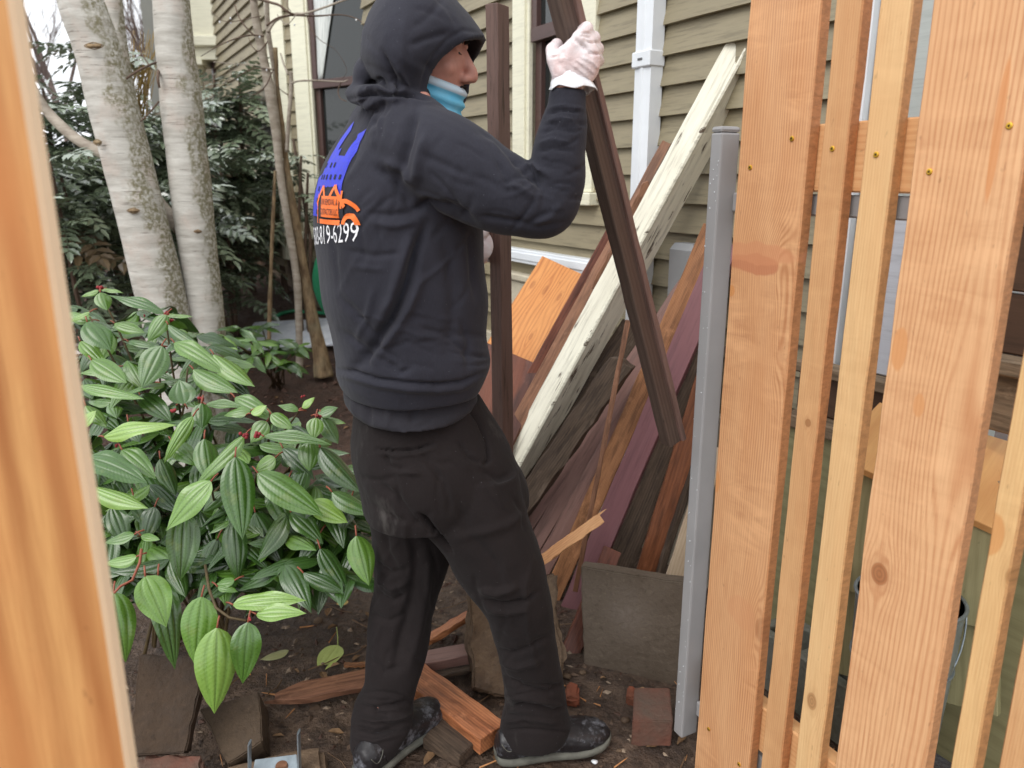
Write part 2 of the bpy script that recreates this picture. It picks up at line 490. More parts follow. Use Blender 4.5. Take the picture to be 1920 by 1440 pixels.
def siding_piece(L):
    """one clapboard: x 0..L, y outward, z 0 at the butt edge"""
    k = round(L, 3)
    if k not in sid_cache:
        rr = random.Random(int(k*1000)); n = max(2, int(L/.25)); v, f = [], []
        for i in range(n+1):
            x = L*i/n; e = rr.uniform(-.0012, .0012); q = rr.uniform(-.0012, .0012)
            v += [(x, 0, 0), (x, .028+e, 0+q), (x, .0255+e, .012+q), (x, .005, EX+.006), (x, 0, EX+.006)]
        for i in range(n):
            a, b = i*5, i*5+5
            for j in range(5): f.append((a+j, b+j, b+(j+1)%5, a+(j+1)%5))
        f += [(4,3,2,1,0), tuple(n*5+j for j in range(5))]
        sid_cache[k] = mesh('siding_board', v, f)
        sid_cache[k].materials.append(m_siding)
    return sid_cache[k]
def clad(Mw, u0, u1, z0, z1, phase, holes=()):
    k0 = math.floor((z0-phase)/EX); z = phase + k0*EX
    while z < z1:
        segs = [(u0, u1)]
        for (a, b, c, d) in holes:
            if z + EX > c + .002 and z < d:
                segs = [t for s in segs for t in ((s[0], min(s[1], a)), (max(s[0], b), s[1])) if t[1]-t[0] > .02]
        out_ = []
        for (a, b) in segs:
            while b - a > 1.3:
                c_ = a + jr.uniform(.6, min(2.6, b-a-.3)); out_.append((a, c_-.0015)); a = c_
            out_.append((a, b))
        for (a, b) in out_:
            link('siding_board', siding_piece(b-a), None, house, Mw @ Matrix.Translation((a, 0, z)))
        z += EX
def wpart(name, Mw, lo, hi, m, parent=None, bev=.002):
    return link(name, bevel(MB().box(lo, hi).me(name), bev) if bev else MB().box(lo, hi).me(name), m, parent or house, Mw)
def window(Mw, u0, u1, z0, z1, zm, tw, glass_y=.012, hood=False):
    """cased sash window; u0..u1 outer casing"""
    w = wpart('window', Mw, (u0, 0, z0), (u0+tw, .032, z1), m_creamh)       # left casing carries the rest
    wpart('casing', Mw, (u1-tw, 0, z0), (u1, .032, z1), m_creamh, w)
    wpart('casing', Mw, (u0-.03, 0, z1), (u1+.03, .036, z1+.14), m_creamh, w)
    for s, a in ((1, u0+tw), (-1, u1-tw)):                                   # inner bead and brown frame
        b = a + s*.022
        wpart('stop_bead', Mw, (min(a, b), .0, z0+.0), (max(a, b), .022, z1), m_creamh, w, .003)
        c = b + s*.045
        wpart('sash_stile', Mw, (min(b, c), -.03, zm-.02), (max(b, c), .012, z1), m_brown, w)
        wpart('sash_stile', Mw, (min(b, c), -.055, z0+.01), (max(b, c), -.012, zm), m_brown, w)
    a, b = u0+tw+.067, u1-tw-.067
    wpart('sash_rail', Mw, (a-.04, -.03, zm-.03), (b+.04, .016, zm+.025), m_brown, w)
    wpart('sash_rail', Mw, (a, -.055, z0+.01), (b, -.012, z0+.08), m_brown, w)
    wpart('sash_rail', Mw, (a, -.03, z1-.06), (b, .012, z1), m_brown, w)
    link('pane', MB().box((a-.01, -.016, zm+.02), (b+.01, -.011, z1-.05)).me('pane'), m_glass, w, Mw)
    link('pane', MB().box((a-.01, -.040, z0+.07), (b+.01, -.035, zm-.02)).me('pane'), m_glass, w, Mw)
    wpart('sill', Mw, (u0-.03, 0, z0-.05), (u1+.03, .062, z0-.002), m_creamh, w, .004)
    return w
# main wall
uA0, _ = uz(1125, 200); uA1, _ = uz(972, 200)          # window right / left outer edges
_, zs = uz(1108, 360); _, zmA = uz(1046, 52)
UE0, UE1 = 1.385, 5.2
BASEZ = .80
ph = 1.385
clad(WA, UE0, UE1, BASEZ, 3.3, ph, [(uA0+.01, uA1-.01, zs-.03, 2.95)])
ub_, zb_ = uz(1300, 490)
wpart('utility_box', WA, (ub_-.10, .02, zb_-.16), (ub_+.025, .10, zb_+.065), plain('grey_box_paint', rgb(138,140,142), .5, .4, .05, 10, .02), None, .02)
wallm = MB()
for (a, b, c, d) in ((UE0, uA0+.05, 0, 3.4), (uA1-.05, UE1, 0, 3.4), (uA0+.05, uA1-.05, 0, zs-.02), (uA0+.05, uA1-.05, 2.9, 3.4)):
    wallm.box((a, -.12, c), (b, -.001, d))
wallm.link('wall', m_siding, house, M=WA)
tw = 0.105
wA = window(WA, uA0, uA1, zs, 2.86, zmA, tw)
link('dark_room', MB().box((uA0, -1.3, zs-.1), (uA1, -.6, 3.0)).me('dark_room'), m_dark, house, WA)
# skirt under the siding: bare lower wall, white drain board, stucco foundation
wpart('skirt_board', WA, (UE0, -.002, .60), (UE1, .006, BASEZ-.004), m_siding)
ud0, zd0 = uz(1125, 512); ud1, zd1 = uz(945, 470)
zt = (uz(948, 459)[1]); 
wt = MB(); wt.box((ud0-.12, .004, zt-.06), (ud1, .062, zt)); wt.box((ud0-.12, .062, zt-.045), (ud1-.004, .068, zt-.012))
link('water_table', bevel(wt.me('water_table'), .003), m_white, house, WA)
wpart('foundation', WA, (UE0, -.05, -.15), (UE1, .03, .62), m_found, None, .004)
u1_, z1_ = uz(952, 508); u2_, _ = uz(1010, 520)
wpart('stone_ledge', WA, (u2_-.5, .0, z1_-.02), (u1_, .075, z1_+.012), m_found, None, .006)
wpart('stone_block', WA, (u2_-.5, .0, z1_-.24), (u1_-.05, .055, z1_-.022), m_found, None, .006)
for k, (px, py, w_, h_) in enumerate(((903, 492, .16, .12), (900, 530, .14, .16), (905, 575, .18, .2))):
    u, z = uz(px, py)
    o = wpart('foundation_stone', WA, (u-w_/2+k*.02, .0, z-h_/2), (u+w_/2, .07+.01*k, z+h_/2), m_found, None, .02)
# downspout
uds, _ = uz(1233, 200); wd = .043
dsp = MB()
prof = [(-wd, .02), (-wd, .07), (-.012, .074), (-.008, .078), (.004, .078), (.008, .074), (wd, .07), (wd, .02)]
zz = [0.02, 3.3]
v = [(uds+x, y, z) for z in zz for x, y in prof]; n = len(prof)
dsp.add(v, [(i, (i+1) % n, (i+1) % n + n, i+n) for i in range(n)] + [tuple(range(n))[::-1], tuple(range(n, 2*n))])
ds = dsp.link('downspout', m_white, house, M=WA)
_, zc1 = uz(1233, 100); _, zc0 = uz(1233, 130)
wpart('downspout_coupler', WA, (uds-wd-.005, .015, zc0), (uds+wd+.005, .083, zc1), m_white, ds, .004)
wpart('rivet', WA, (uds-.012, .083, (zc0+zc1)/2-.003), (uds+.012, .086, (zc0+zc1)/2+.004), plain('dull_metal', rgb(110,110,112), .45, .5, .1, 30, .05, .7), ds, .001)
# corner board and pilaster at the near end of the wall, seen through the gate
uc, _ = uz(1634, 100)
wpart('corner_board', WA, (UE0-.022, -.13, .0), (UE0+.006, .034, 3.3), m_white, None, .003)
m_grey_paint = paint('grey_white_paint', rgb(176, 182, 178), under=rgb(120,112,104), chip=.30, rough=.5, dirt=.3, dcol=rgb(170,174,172), scale=(3, 18, 18))
wpart('pilaster', WA, (1.02, -.16, .60), (UE0-.024, .012, 3.3), m_grey_paint, None, .003)
# ---- bay facet with the curtained window
CB = Vector((-1.70, 5.95, 0)); DB = Vector((.809, -.588, 0)).normalized(); NB = Vector((-DB.y*-1, 0, 0))
NB = DB.cross(ZU).normalized()
if NB.dot(CAM - CB) < 0: NB = -NB
WB = Matrix((DB, NB, ZU)).transposed().to_4x4(); WB.translation = CB
if WB.to_3x3().determinant() < 0:                     # keep it a proper rotation: walk the facet from its other end
    CB2 = CB + DB*1.05; WB = Matrix((-DB, NB, ZU)).transposed().to_4x4(); WB.translation = CB2; FL = True
else: FL = False
LB = 1.05
fu = (lambda u: LB-u) if FL else (lambda u: u)
def ub(px, py=150):
    r = ray(px, py); t = (CB - CAM).dot(NB)/r.dot(NB); p = CAM + r*t
    return (p - CB).dot(DB), p.z
def rng(a, b): 
    a, b = fu(a), fu(b); return min(a, b), max(a, b)
b0 = ub(543)[0]; b1 = ub(557)[0]; b2 = ub(584)[0]; zmB = ub(640, 153)[1]; zsB = ub(620, 436)[1]; zbot = ub(580, 490)[1]
lo, hi = rng(0, b0); wpart('corner_board', WB, (lo, 0, zbot), (hi, .03, 3.3), m_creamh)
lo, hi = rng(b0, b1); 
wu0, wu1 = rng(b1, 1.30)
bay_holes = []
clad(WB, *rng(b0-.002, b1+.002), zsB, 3.3, ph-.02)
clad(WB, *rng(b0-.002, 1.05), zbot+.05, zsB-.02, ph-.02)
wallb = MB(); 
for a, b, c, d in ((0, b1+.03, zbot, 3.3), (b1+.03, LB, zbot, zsB-.04)):
    lo, hi = rng(a, b); wallb.box((lo, -.10, c), (hi, -.001, d))
wallb.link('wall', m_siding, house, M=WB)
wB = window(WB, min(fu(b1), fu(1.42)), max(fu(b1), fu(1.42)), zsB, 3.15, zmB, b2-b1)
lo, hi = rng(b2-.02, 1.3)
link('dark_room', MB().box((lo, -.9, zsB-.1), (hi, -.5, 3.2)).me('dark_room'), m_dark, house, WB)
wpart('sill_band', WB, (*[rng(0, LB)[0]], 0, zsB-.10), (rng(0, LB)[1], .04, zsB-.055), m_siding, None, .003)
wpart('skirt_board', WB, (rng(0, LB)[0], 0, zbot), (rng(0, LB)[1], .026, zbot+.055), m_siding, None, .003)
# curtain: gathered lace, tied back
cv, cf = [], []; NU, NZ = 46, 24
ztop = 3.1; zc_ = zmB-.0
for j in range(NZ+1):
    z = lerp(zmB+.03, ztop, j/NZ)
    # right edge swings towards the casing near the bottom
    right = lerp(b2+.10, b2+.46, ((z-zmB)/1.1)**1.0) if z > zmB else b2+.10
    for i in range(NU+1):
        s = i/NU; u = lerp(b2+.052, right, s)
        cv.append((fu(u), -.028 + .006*math.sin(s*40)*min(1, .3+s), z))
for j in range(NZ):
    for i in range(NU): cf.append((j*(NU+1)+i, j*(NU+1)+i+1, (j+1)*(NU+1)+i+1, (j+1)*(NU+1)+i))
cur = link('curtain', mesh('curtain', cv, cf, True), m_curtain, wB, WB @ Matrix.Translation((0, .024, 0)))
cur.modifiers.new('thick', 'SOLIDIFY').thickness = .003
# ---- far facet of the bay, parallel to the main wall
WC = WA.copy(); WC.translation = CB
Mc = WC
clad(WC, .1, 2.6, zbot, 3.3, ph-.01)
MB().box((0, -.1, zbot), (2.6, -.001, 3.3)).link('wall', m_siding, house, M=WC)
wpart('corner_board', WC, (-.002, .0, zbot), (.10, .03, 3.3), m_creamh)
wpart('corner_board', WC, (2.5, .0, zbot), (2.6, .035, 3.3), m_brown)
# under the bay
m_post = paint('weathered_skirting', rgb(120, 106, 88), rough=.8, dirt=.5, dcol=rgb(70,58,48), scale=(8, 8, 1.5))
for k in range(9):
    p = CB + DB*(.06+.11*k) - NB*.12
    Mx = WB.copy(); Mx.translation = p
    wpart('skirting_slat', Mx, (-.045, -.02, -.1), (.045, .0, zbot+.02), m_post)
for k in range(12):
    Mx = WC.copy(); Mx.translation = CB + DW*(.1+.16*k) - NW*.12
    wpart('skirting_slat', Mx, (-.065, -.02, -.1), (.065, .0, zbot+.02), m_post)
# ------------------------------------------------------------------ porch behind
m_shade = paint('shaded_porch_taupe', rgb(120, 110, 92), rough=.7, dirt=.3, dcol=rgb(92,84,70), scale=(1,4,4))  # siding taupe with the porch shade put into the colour
porch = thing('porch', (-3.2, 8.2, 0), 'cream porch beam and column of the house beyond the shrubs', 'porch')
def pz(py, Y, px=430): return at(px, py, Y).z
x0, x1 = at(348, 60, 8.0).x, at(530, 60, 8.0).x
link('beam', bevel(MB().box((x0, 8.0, pz(70, 8)), (x1, 8.35, pz(-90, 8))).me('beam'), .004), m_cream, porch)
link('moulding', bevel(MB().box((x0-.02, 7.94, pz(88, 8)), (x1, 8.02, pz(68, 8))).me('moulding'), .01), m_cream, porch)
link('architrave', bevel(MB().box((x0, 8.0, pz(112, 8)), (x1, 8.3, pz(89, 8))).me('architrave'), .004), m_cream, porch)
link('back_wall', MB().box((at(318, 200, 9.6).x, 9.6, 0), (-1.2, 9.75, 3.6)).me('back_wall'), m_shade, porch)
link('ceiling', MB().box((at(330, 100, 8.2).x, 8.2, pz(100, 8)), (-1.2, 9.6, pz(92, 8))).me('ceiling'), m_shade, porch)
cx = at(366, 200, 8.1)
colm = MB().tube([(cx.x, 8.12, -.1), (cx.x, 8.12, .9), (cx.x, 8.12, pz(125, 8)), ], [.11, .105, .09], 20)
colm.tube([(cx.x, 8.12, pz(135, 8)), (cx.x, 8.12, pz(126, 8)), (cx.x, 8.12, pz(122, 8))], [.11, .13, .13], 20)
colm.link('column', m_cream, porch)
MB().box((cx.x-.16, 7.96, pz(122, 8)), (cx.x+.16, 8.28, pz(112, 8)-.002)).link('capital', m_cream, porch)
MB().box((-4.6, 8.0, .4), (-1.6, 9.6, .62)).link('porch_floor', m_post, porch)
p0 = at(274, -60, 7.6); p1 = at(292, 106, 7.6)
MB().tube([p0 + (p0-p1)*.6, p1, at(315, 330, 7.6)], .085, 4, ref=(1,1,0)).link('grey_post', plain('grey_post_paint', rgb(118,118,112), .7, .3, .1, 6), porch)
# ------------------------------------------------------------------ plank fence far behind the shrubs
m_oldfence = paint('brown_fence_stain', rgb(116, 94, 78), rough=.85, dirt=.5, dcol=rgb(78,62,52), scale=(2, 12, 12))
bf = thing('plank_fence', (-3.6, 7.3, 0), 'old brown plank fence half hidden behind the dark evergreen shrubs', 'fence')
pm = bevel(MB().box((0, -.068, -.012), (1.55, .068, .012)).me('plank'), .002); pm.materials.append(m_oldfence)
for k in range(30):
    M = Matrix.Translation((-6.2+.14*k, 7.3+.002*(k % 3), -.02)) @ Matrix.Rotation(R(-90), 4, 'Y') @ Matrix.Rotation(R(90), 4, 'X')
    link('plank', pm, None, bf, M)
MB().box((-6.3, 7.32, 1.2), (-2.0, 7.36, 1.29)).link('rail', m_oldfence, bf)
MB().box((-6.3, 7.32, .3), (-2.0, 7.36, .39)).link('rail', m_oldfence, bf)
# ------------------------------------------------------------------ bark
g = G('birch_bark', .75, .25); co = g.obj(); x, y, z = g.sep(co)
n = g.noise(g.scl(co, (5, 5, 34)), 1, 5, .65); l = g.noise(g.scl(co, (7, 7, 150)), 1, 3, .6); b = g.noise(co, 7, 5, .65); mk = g.noise(co, 60, 4, .7)
c = g.mix(g.ramp(n, .32, .68), rgb(206, 203, 195), rgb(164, 159, 150))
c = g.mix(g.ramp(b, .5, .7, 0, .6), c, rgb(190, 172, 160))
lent = g.ramp(g.m_('ADD', l, g.m_('MULTIPLY', g.m_('SUBTRACT', b, .5), .3)), .63, .69)
c = g.mix(g.m_('MULTIPLY', lent, .7), c, rgb(84, 74, 64))
# moss and lichen on the side turned to the right
side = g.ramp(g.m_('ADD', g.n('ShaderNodeSeparateXYZ', {0: g.n('ShaderNodeNewGeometry').outputs['Normal']}).outputs[0], g.m_('MULTIPLY', g.m_('SUBTRACT', g.noise(g.scl(co, (9, 9, 5)), 1, 4, .6), .5), 3.4)), .45, .85)
c = g.mix(g.m_('MULTIPLY', g.m_('MULTIPLY', side, g.ramp(mk, .40, .56)), .9), c, g.mix(mk, rgb(96, 90, 62), rgb(128, 122, 92)))
g.set(Base_Color=c); g.bump(n, .4, .01); g.bump(lent, -.5, .006); g.bump(mk, .35, .004); m_birch = g.m
g = G('brown_bark', .85, .2); co = g.obj()
n = g.noise(g.scl(co, (30, 30, 9)), 1, 5, .7); b = g.noise(co, 6, 3)
c = g.mix(g.ramp(n, .35, .65), rgb(92, 74, 56), rgb(156, 134, 104)); c = g.mix(g.ramp(b, .5, .7, 0, .5), c, rgb(150, 144, 118))
g.set(Base_Color=c); g.bump(n, .9, .012); m_bark = g.m
g = G('grey_smooth_bark', .75, .25); co = g.obj()
n = g.noise(g.scl(co, (12, 12, 40)), 1, 4, .65); b = g.noise(co, 9, 4)
c = g.mix(g.ramp(n, .35, .65), rgb(140, 128, 116), rgb(176, 166, 152)); c = g.mix(g.ramp(b, .52, .7, 0, .6), c, rgb(118, 108, 90))
g.set(Base_Color=c); g.bump(n, .4, .006); m_greyb = g.m
m_twig = plain('twig_bark', rgb(96, 78, 66), .7, .3, .25, 30, .2)
m_ytwig = plain('yellow_twig', rgb(150, 124, 72), .7, .3, .25, 30, .2)
def trunk(name, keys, m, parent, n=22, wob=.004, seed=0, st=10):
    """keys (photo px, py, Y, width px)"""
    k = bez(keys, st)
    pts = [at(q[0], q[1], q[2]) for q in k]; rad = [q[3]/2/ppm(p) for q, p in zip(k, pts)]
    mb = MB().tube(pts, rad, n, ref=(1, 0, 0)); me = mb.me(name, True)
    if wob:
        c = coords(me); nn = normals(me)
        d = np.array([mnoise.noise(Vector(p)*5 + Vector((seed, 0, 0)))*wob + mnoise.noise(Vector(p)*22 + Vector((seed, 0, 0)))*wob*.35 for p in c])
        setco(me, c + nn*d[:, None])
    return link(name, me, m, parent)
def knot(px, py, Y, w, h, parent, trunk_keys=None):
    """raised bark eye on a trunk"""
    c = at(px, py, Y); s = 1/ppm(c); mb = MB()
    n = (CAM - c).normalized(); ux = Vector((1, 0, 0)); uz_ = n.cross(ux).normalized()
    mb.ell(c, (w*s*.34, .012, h*s*.28), (ux, n, uz_), 14, 8)
    for q in (.8,):
        P = [c + ux*(math.cos(a)*w*s*q/2) + uz_*(math.sin(a)*h*s*q/2*(1-.45*abs(math.cos(a)))) + n*.001 for a in np.linspace(0, 2*math.pi, 21)]
        mb.tube(P, .0022, 6)
    return mb.link('bark_eye', m_bark, parent, True)
YB = 3.55
birch = thing('birch_tree', at(365, 850, YB+.02), 'pale multi stemmed birch with mossy bark rising behind the broad leaved shrub', 'tree')
t1 = [(378, 880, YB, 100), (352, 760, YB, 92), (322, 640, YB, 87), (282, 470, YB, 88), (243, 320, YB, 88), (207, 180, YB, 87), (178, 80, YB, 82), (150, 0, YB, 80), (120, -100, YB, 76), (60, -320, YB, 66)]
t2 = [(385, 880, YB+.10, 90), (391, 760, YB+.10, 74), (388, 620, YB+.10, 66), (371, 470, YB+.10, 69), (355, 330, YB+.10, 74), (341, 200, YB+.10, 74), (328, 80, YB+.10, 70), (320, 0, YB+.10, 66), (312, -100, YB+.1, 62), (300, -320, YB+.1, 54)]
trunk('trunk', t1, m_birch, birch, 40, .005, 1); trunk('trunk', t2, m_birch, birch, 40, .005, 2)
trunk('trunk', [(300, 420, YB+.5, 36), (262, 300, YB+.55, 34), (238, 180, YB+.6, 33), (224, 100, YB+.6, 32), (212, 0, YB+.6, 31), (200, -120, YB+.6, 29), (180, -300, YB+.6, 25)], m_birch, birch, 28, .004, 3)
trunk('branch', [(338, 430, YB+.14, 26), (310, 395, YB+.2, 23), (270, 345, YB+.25, 21), (215, 300, YB+.3, 22), (150, 265, YB+.35, 20), (100, 222, YB+.4, 19), (70, 180, YB+.4, 17), (30, 110, YB+.4, 14)], m_greyb, birch, 16, .004, 4)
for k, q in enumerate(([(224, 158, YB-.02, 4), (250, 138, YB, 4), (280, 122, YB+.1, 4), (298, 116, YB+.2, 5)], [(246, 240, YB-.02, 2.5), (270, 222, YB, 2.5), (290, 200, YB, 3), (298, 190, YB, 3)], [(300, 120, YB+.1, 4), (296, 145, YB, 6), (299, 165, YB, 4)], [(235, 50, YB+.5, 3), (248, 65, YB+.5, 3), (262, 95, YB+.5, 3), (285, 130, YB+.4, 3)])):
    trunk('twig', q, m_twig, birch, 8, .001, 10+k, 5)
yb = YB-.118
knot(176, 86, yb, 44, 15, birch); knot(183, 267, yb, 20, 14, birch); knot(250, 395, yb, 30, 12, birch); knot(371, 434, YB, 18, 8, birch)
# thin bare tree beside the bay window
YT = 4.5
bt = thing('bare_tree', at(600, 700, YT), 'leafless slender tree of several grey stems beside the bay window', 'tree')
trunk('stem', [(470, -60, YT, 15), (478, 20, YT, 15), (490, 90, YT, 17), (504, 160, YT, 18), (517, 240, YT, 17), (526, 330, YT, 14), (540, 420, YT, 14), (556, 520, YT, 13), (560, 600, YT, 13), (562, 705, YT, 15)][::-1], m_greyb, bt, 18, .004, 20)
trunk('stem', [(516, 90, YT+.05, 7), (522, 180, YT+.05, 9), (532, 270, YT+.05, 11), (544, 350, YT+.05, 13), (556, 430, YT+.05, 16), (568, 500, YT+.05, 19), (583, 585, YT+.05, 23), (600, 660, YT+.05, 28), (607, 705, YT+.05, 38)][::-1], m_bark, bt, 22, .006, 21)
trunk('stem', [(545, 134, YT-.02, 8), (546, 165, YT-.02, 8), (541, 230, YT-.02, 8), (538, 285, YT, 8)][::-1], m_greyb, bt, 12, .002, 22)
trunk('stem', [(516, 320, YT-.1, 6), (511, 430, YT-.1, 7), (507, 530, YT-.1, 7), (504, 648, YT-.1, 9)][::-1], m_bark, bt, 12, .003, 23)
trunk('stem', [(500, 0, YT+.1, 10), (503, 60, YT+.1, 9), (514, 130, YT+.1, 9), (522, 200, YT+.1, 8)][::-1], m_greyb, bt, 12, .003, 24)
TW = [[(502, 60, 7), (518, 38, 5), (548, 27, 4.5), (572, 25, 4.5), (611, 13, 4), (640, 2, 3.5), (690, -14, 3)], [(470, -6, 5), (505, 4, 5), (524, 10, 5), (536, 20, 5), (550, 27, 4.5)],
      [(500, 48, 4), (520, 34, 3.5), (545, 29, 3.2), (590, 30, 3), (640, 28, 2.5), (670, 36, 2), (684, 48, 1.5)], [(547, 156, 4), (560, 152, 3.2), (590, 151, 3), (640, 153, 2.2), (652, 150, 1.6)],
      [(495, 68, 3.2), (470, 66, 2.8), (440, 73, 2.3), (410, 86, 1.9), (376, 106, 1.4)], [(478, 68, 4), (462, 52, 3.4), (448, 32, 2.8), (440, 8, 1.8)], [(512, 130, 2.6), (480, 122, 2.2), (440, 120, 2), (400, 116, 1.4)],
      [(515, 132, 2.2), (486, 128, 2), (462, 134, 1.8), (440, 148, 1.4), (420, 156, 1)], [(510, 135, 3), (500, 158, 2.6), (485, 174, 2.2), (472, 178, 1.5)], [(540, 140, 3.4), (532, 120, 3), (526, 100, 2.6)],
      [(540, 178, 2.2), (528, 170, 1.8), (520, 162, 1.4)], [(430, 22, 1), (414, 36, 1.2), (434, 41, 1.6), (470, 34, 1.6), (490, 30, 2)], [(395, 20, 1.2), (412, 36, 1.3)], [(640, 153, 1.5), (634, 170, 1.4), (638, 184, 1.1), (650, 190, 1)], [(575, 30, 1.8), (584, 55, 1.6), (600, 75, 1.4), (630, 95, 1.2), (650, 130, 1.2), (640, 150, 1)],
      [(556, 27, 1.8), (540, 45, 1.5), (530, 40, 1.2), (520, 28, 1)], [(545, 21, 1.6), (538, 10, 1.3), (542, -4, 1)], [(502, 78, 2), (485, 96, 1.8), (472, 86, 1.4), (466, 70, 1.2)], [(430, 128, 1.2), (434, 140, 1.3), (424, 152, 1.1), (416, 158, .9)]]
for k, q in enumerate(TW):
    trunk('twig', [(a, b, YT-.05+.03*math.sin(k*2+i), w) for i, (a, b, w) in enumerate(q)], m_twig if k % 3 else m_greyb, bt, 6, .0015, 40+k, 5)
dm = MB()
for (a, b) in ((412, 40), (433, 41), (487, 68), (438, 73), (427, 78), (500, 130), (446, 148), (432, 33), (618, 30), (668, 36), (552, 45)):
    p = at(a, b+1.5, YT-.06); dm.ell(p, (.0045, .0045, .006), n=8, m=6)
T(dm.link('rain_drops', plain('drop_white', rgb(230, 232, 234), .1, .6, .02, 10, 0), bt, True), kind='stuff')
# bare trees against the sky and a twiggy shrub
def bare(loc, h, seed, m, label, spread=.5, thick=.05, twn=7, lv=4):
    rd = random.Random(seed); mb = MB(); tr = MB()
    base = Vector(loc)
    def br(p, d, L, r, k):
        q = [p]; dd = d.copy()
        for i in range(3):
            dd = (dd + Vector((rd.uniform(-.16, .16), rd.uniform(-.16, .16), .05))).normalized(); q.append(q[-1] + dd*L/3)
        (tr if k == 0 else mb).tube(q, [lerp(r, r*.55, i/3) for i in range(4)], 10 if k == 0 else (5 if k < 2 else 3), caps=k == 0)
        if k >= lv: return
        for j in range(twn if k else twn+2):
            t = rd.uniform(.35, 1); a = q[min(3, int(t*3))].lerp(q[min(3, int(t*3)+1)], t*3 % 1)
            nd = (dd + Vector((rd.uniform(-1, 1), rd.uniform(-1, 1), rd.uniform(-.2, .8)))*spread).normalized()
            br(a, nd, L*rd.uniform(.45, .7), r*.42, k+1)
    br(base, Vector((rd.uniform(-.05, .05), 0, 1)), h*.45, thick, 0)
    o = thing('bare_tree', base, label, 'tree')
    tr.link('trunk', m, o, True); T(mb.link('crown', m, o), kind='stuff')
    return o
m_far = plain('far_bark', rgb(112, 98, 92), .8, .2, .2, 10, .1)
p = at(110, 130, 15); bare((p.x, 15, 0), 7.2, 3, m_far, 'distant leafless tree against the white sky at the far left', .55, .09, 5, 4)
p = at(238, 130, 16); bare((p.x, 16, 0), 8.5, 5, m_far, 'distant leafless tree against the white sky between the birch stems', .45, .09, 5, 4)
p = at(285, 130, 20); bare((p.x, 20, 0), 9.5, 8, m_far, 'farthest leafless tree beside the grey porch post', .45, .10, 5, 4)
ys = MB(); rd = random.Random(4); yb_ = at(236, 170, 4.9)
for k in range(60):
    t = at(rd.uniform(205, 300), rd.uniform(50, 130), 4.9 + rd.uniform(-.3, .3)); b = yb_ + Vector((rd.uniform(-.05, .05), rd.uniform(-.1, .1), -.1)); b.z -= .2
    md = b.lerp(t, .5) + Vector((rd.uniform(-.03, .03), 0, 0))
    ys.tube([b, md, t], [.0035, .003, .0015], 4, caps=False)
yb0 = Vector((yb_.x, 4.9, 0)); ys.tube([yb0, yb_ - ZU*.28], [.02, .012], 6)
yo = thing('twiggy_shrub', yb0, 'leafless shrub of upright yellowish twigs between the two birch stems', 'shrub'); ys.link('twigs', m_ytwig, yo)
# ------------------------------------------------------------------ dark evergreen shrubs with feathered leaves
def leaf_mat(name, c1, c2, rough=.3, spec=.5, vein=True):
    g = G(name, rough, spec); co = g.uv(); u, v, _ = g.sep(co); rn = g.rnd()
    ob = g.noise(g.obj(), 14, 3)
    c = g.mix(g.m_('MULTIPLY_ADD', rn, .6, g.m_('MULTIPLY', ob, .4)), c1, c2)
    g.set(Base_Color=c, Coat_Weight=.8, Coat_Roughness=.22, Coat_IOR=1.8); g.put(g.b.inputs['Roughness'], g.m_('ADD', rough-.06, g.m_('MULTIPLY', ob, .14)))
    return g, c, u, v
g, c, u, v = leaf_mat('mahonia_leaf', rgb(80, 94, 74), rgb(132, 146, 116), .26, .9); m_maho = g.m
g, c, u, v = leaf_mat('mahonia_leaf_bronze', rgb(96, 76, 62), rgb(128, 112, 78), .3, .5); m_mahob = g.m
def frond_mesh(seed, L=.34, n=7):
    rd = random.Random(seed); v, f = [], []
    arch = rd.uniform(.10, .28)
    def rp(t): return Vector((L*t*(1-.06*t), 0, -arch*L*t*t*1.6 + .05*L*t))
    def leaflet(p, d, up, l, w):
        s = d.cross(up).normalized(); i = len(v)
        for (a, b, z) in ((0, 0, 0), (.22, .42, .0), (.30, .5, .01), (.5, .40, .0), (.62, .44, .012), (.8, .2, -.01), (1, 0, -.06)):
            v.append(p + d*(l*a) + s*(w*b) + up*(l*z - w*.18*(b > 0)*0 + w*.20*b))
        for (a, b, z) in ((.22, .42, .0), (.30, .5, .01), (.5, .40, .0), (.62, .44, .012), (.8, .2, -.01)):
            v.append(p + d*(l*a) - s*(w*b) + up*(l*z + w*.20*b))
        m1, m2 = len(v), len(v)+1
        v.append(p + d*(l*.38) - up*(w*.02)); v.append(p + d*(l*.72) - up*(w*.03 + l*.02))
        f.extend([(i, i+1, i+2, m1), (m1, i+2, i+3, m2), (m2, i+3, i+4, i+5), (m2, i+5, i+6), (i, m1, i+8, i+7), (m1, m2, i+9, i+8), (m2, i+11, i+10, i+9), (m2, i+6, i+11)])
    for k in range(1, n+1):
        t = k/(n+.5); p = rp(t); tg = (rp(t+.02)-rp(t)).normalized(); up = Vector((0, 1, 0)).cross(tg)*-1
        if up.z < 0: up = -up
        for s in (1, -1):
            d = (tg*(.35+.35*t) + Vector((0, s, 0)) + up*rd.uniform(-.25, .15)).normalized()
            leaflet(p, d, up, L*rd.uniform(.24, .30)*(1.05-.35*t), L*.105)
    leaflet(rp(1), (rp(1)-rp(.95)).normalized(), ZU, L*.24, L*.11)
    # rachis
    for k in range(6):
        a, b = rp(k/6), rp((k+1)/6); w = .0035*(1-k/8); i = len(v)
        v += [a+Vector((0, w, 0)), a-Vector((0, w, 0)), b-Vector((0, w*.8, 0)), b+Vector((0, w*.8, 0))]; f.append((i, i+1, i+2, i+3))
    me = mesh('frond', v, f); return me
FR = [frond_mesh(k) for k in range(7)]
for q in FR: q.materials.append(m_maho)
FRB = [q.copy() for q in FR[:2]]
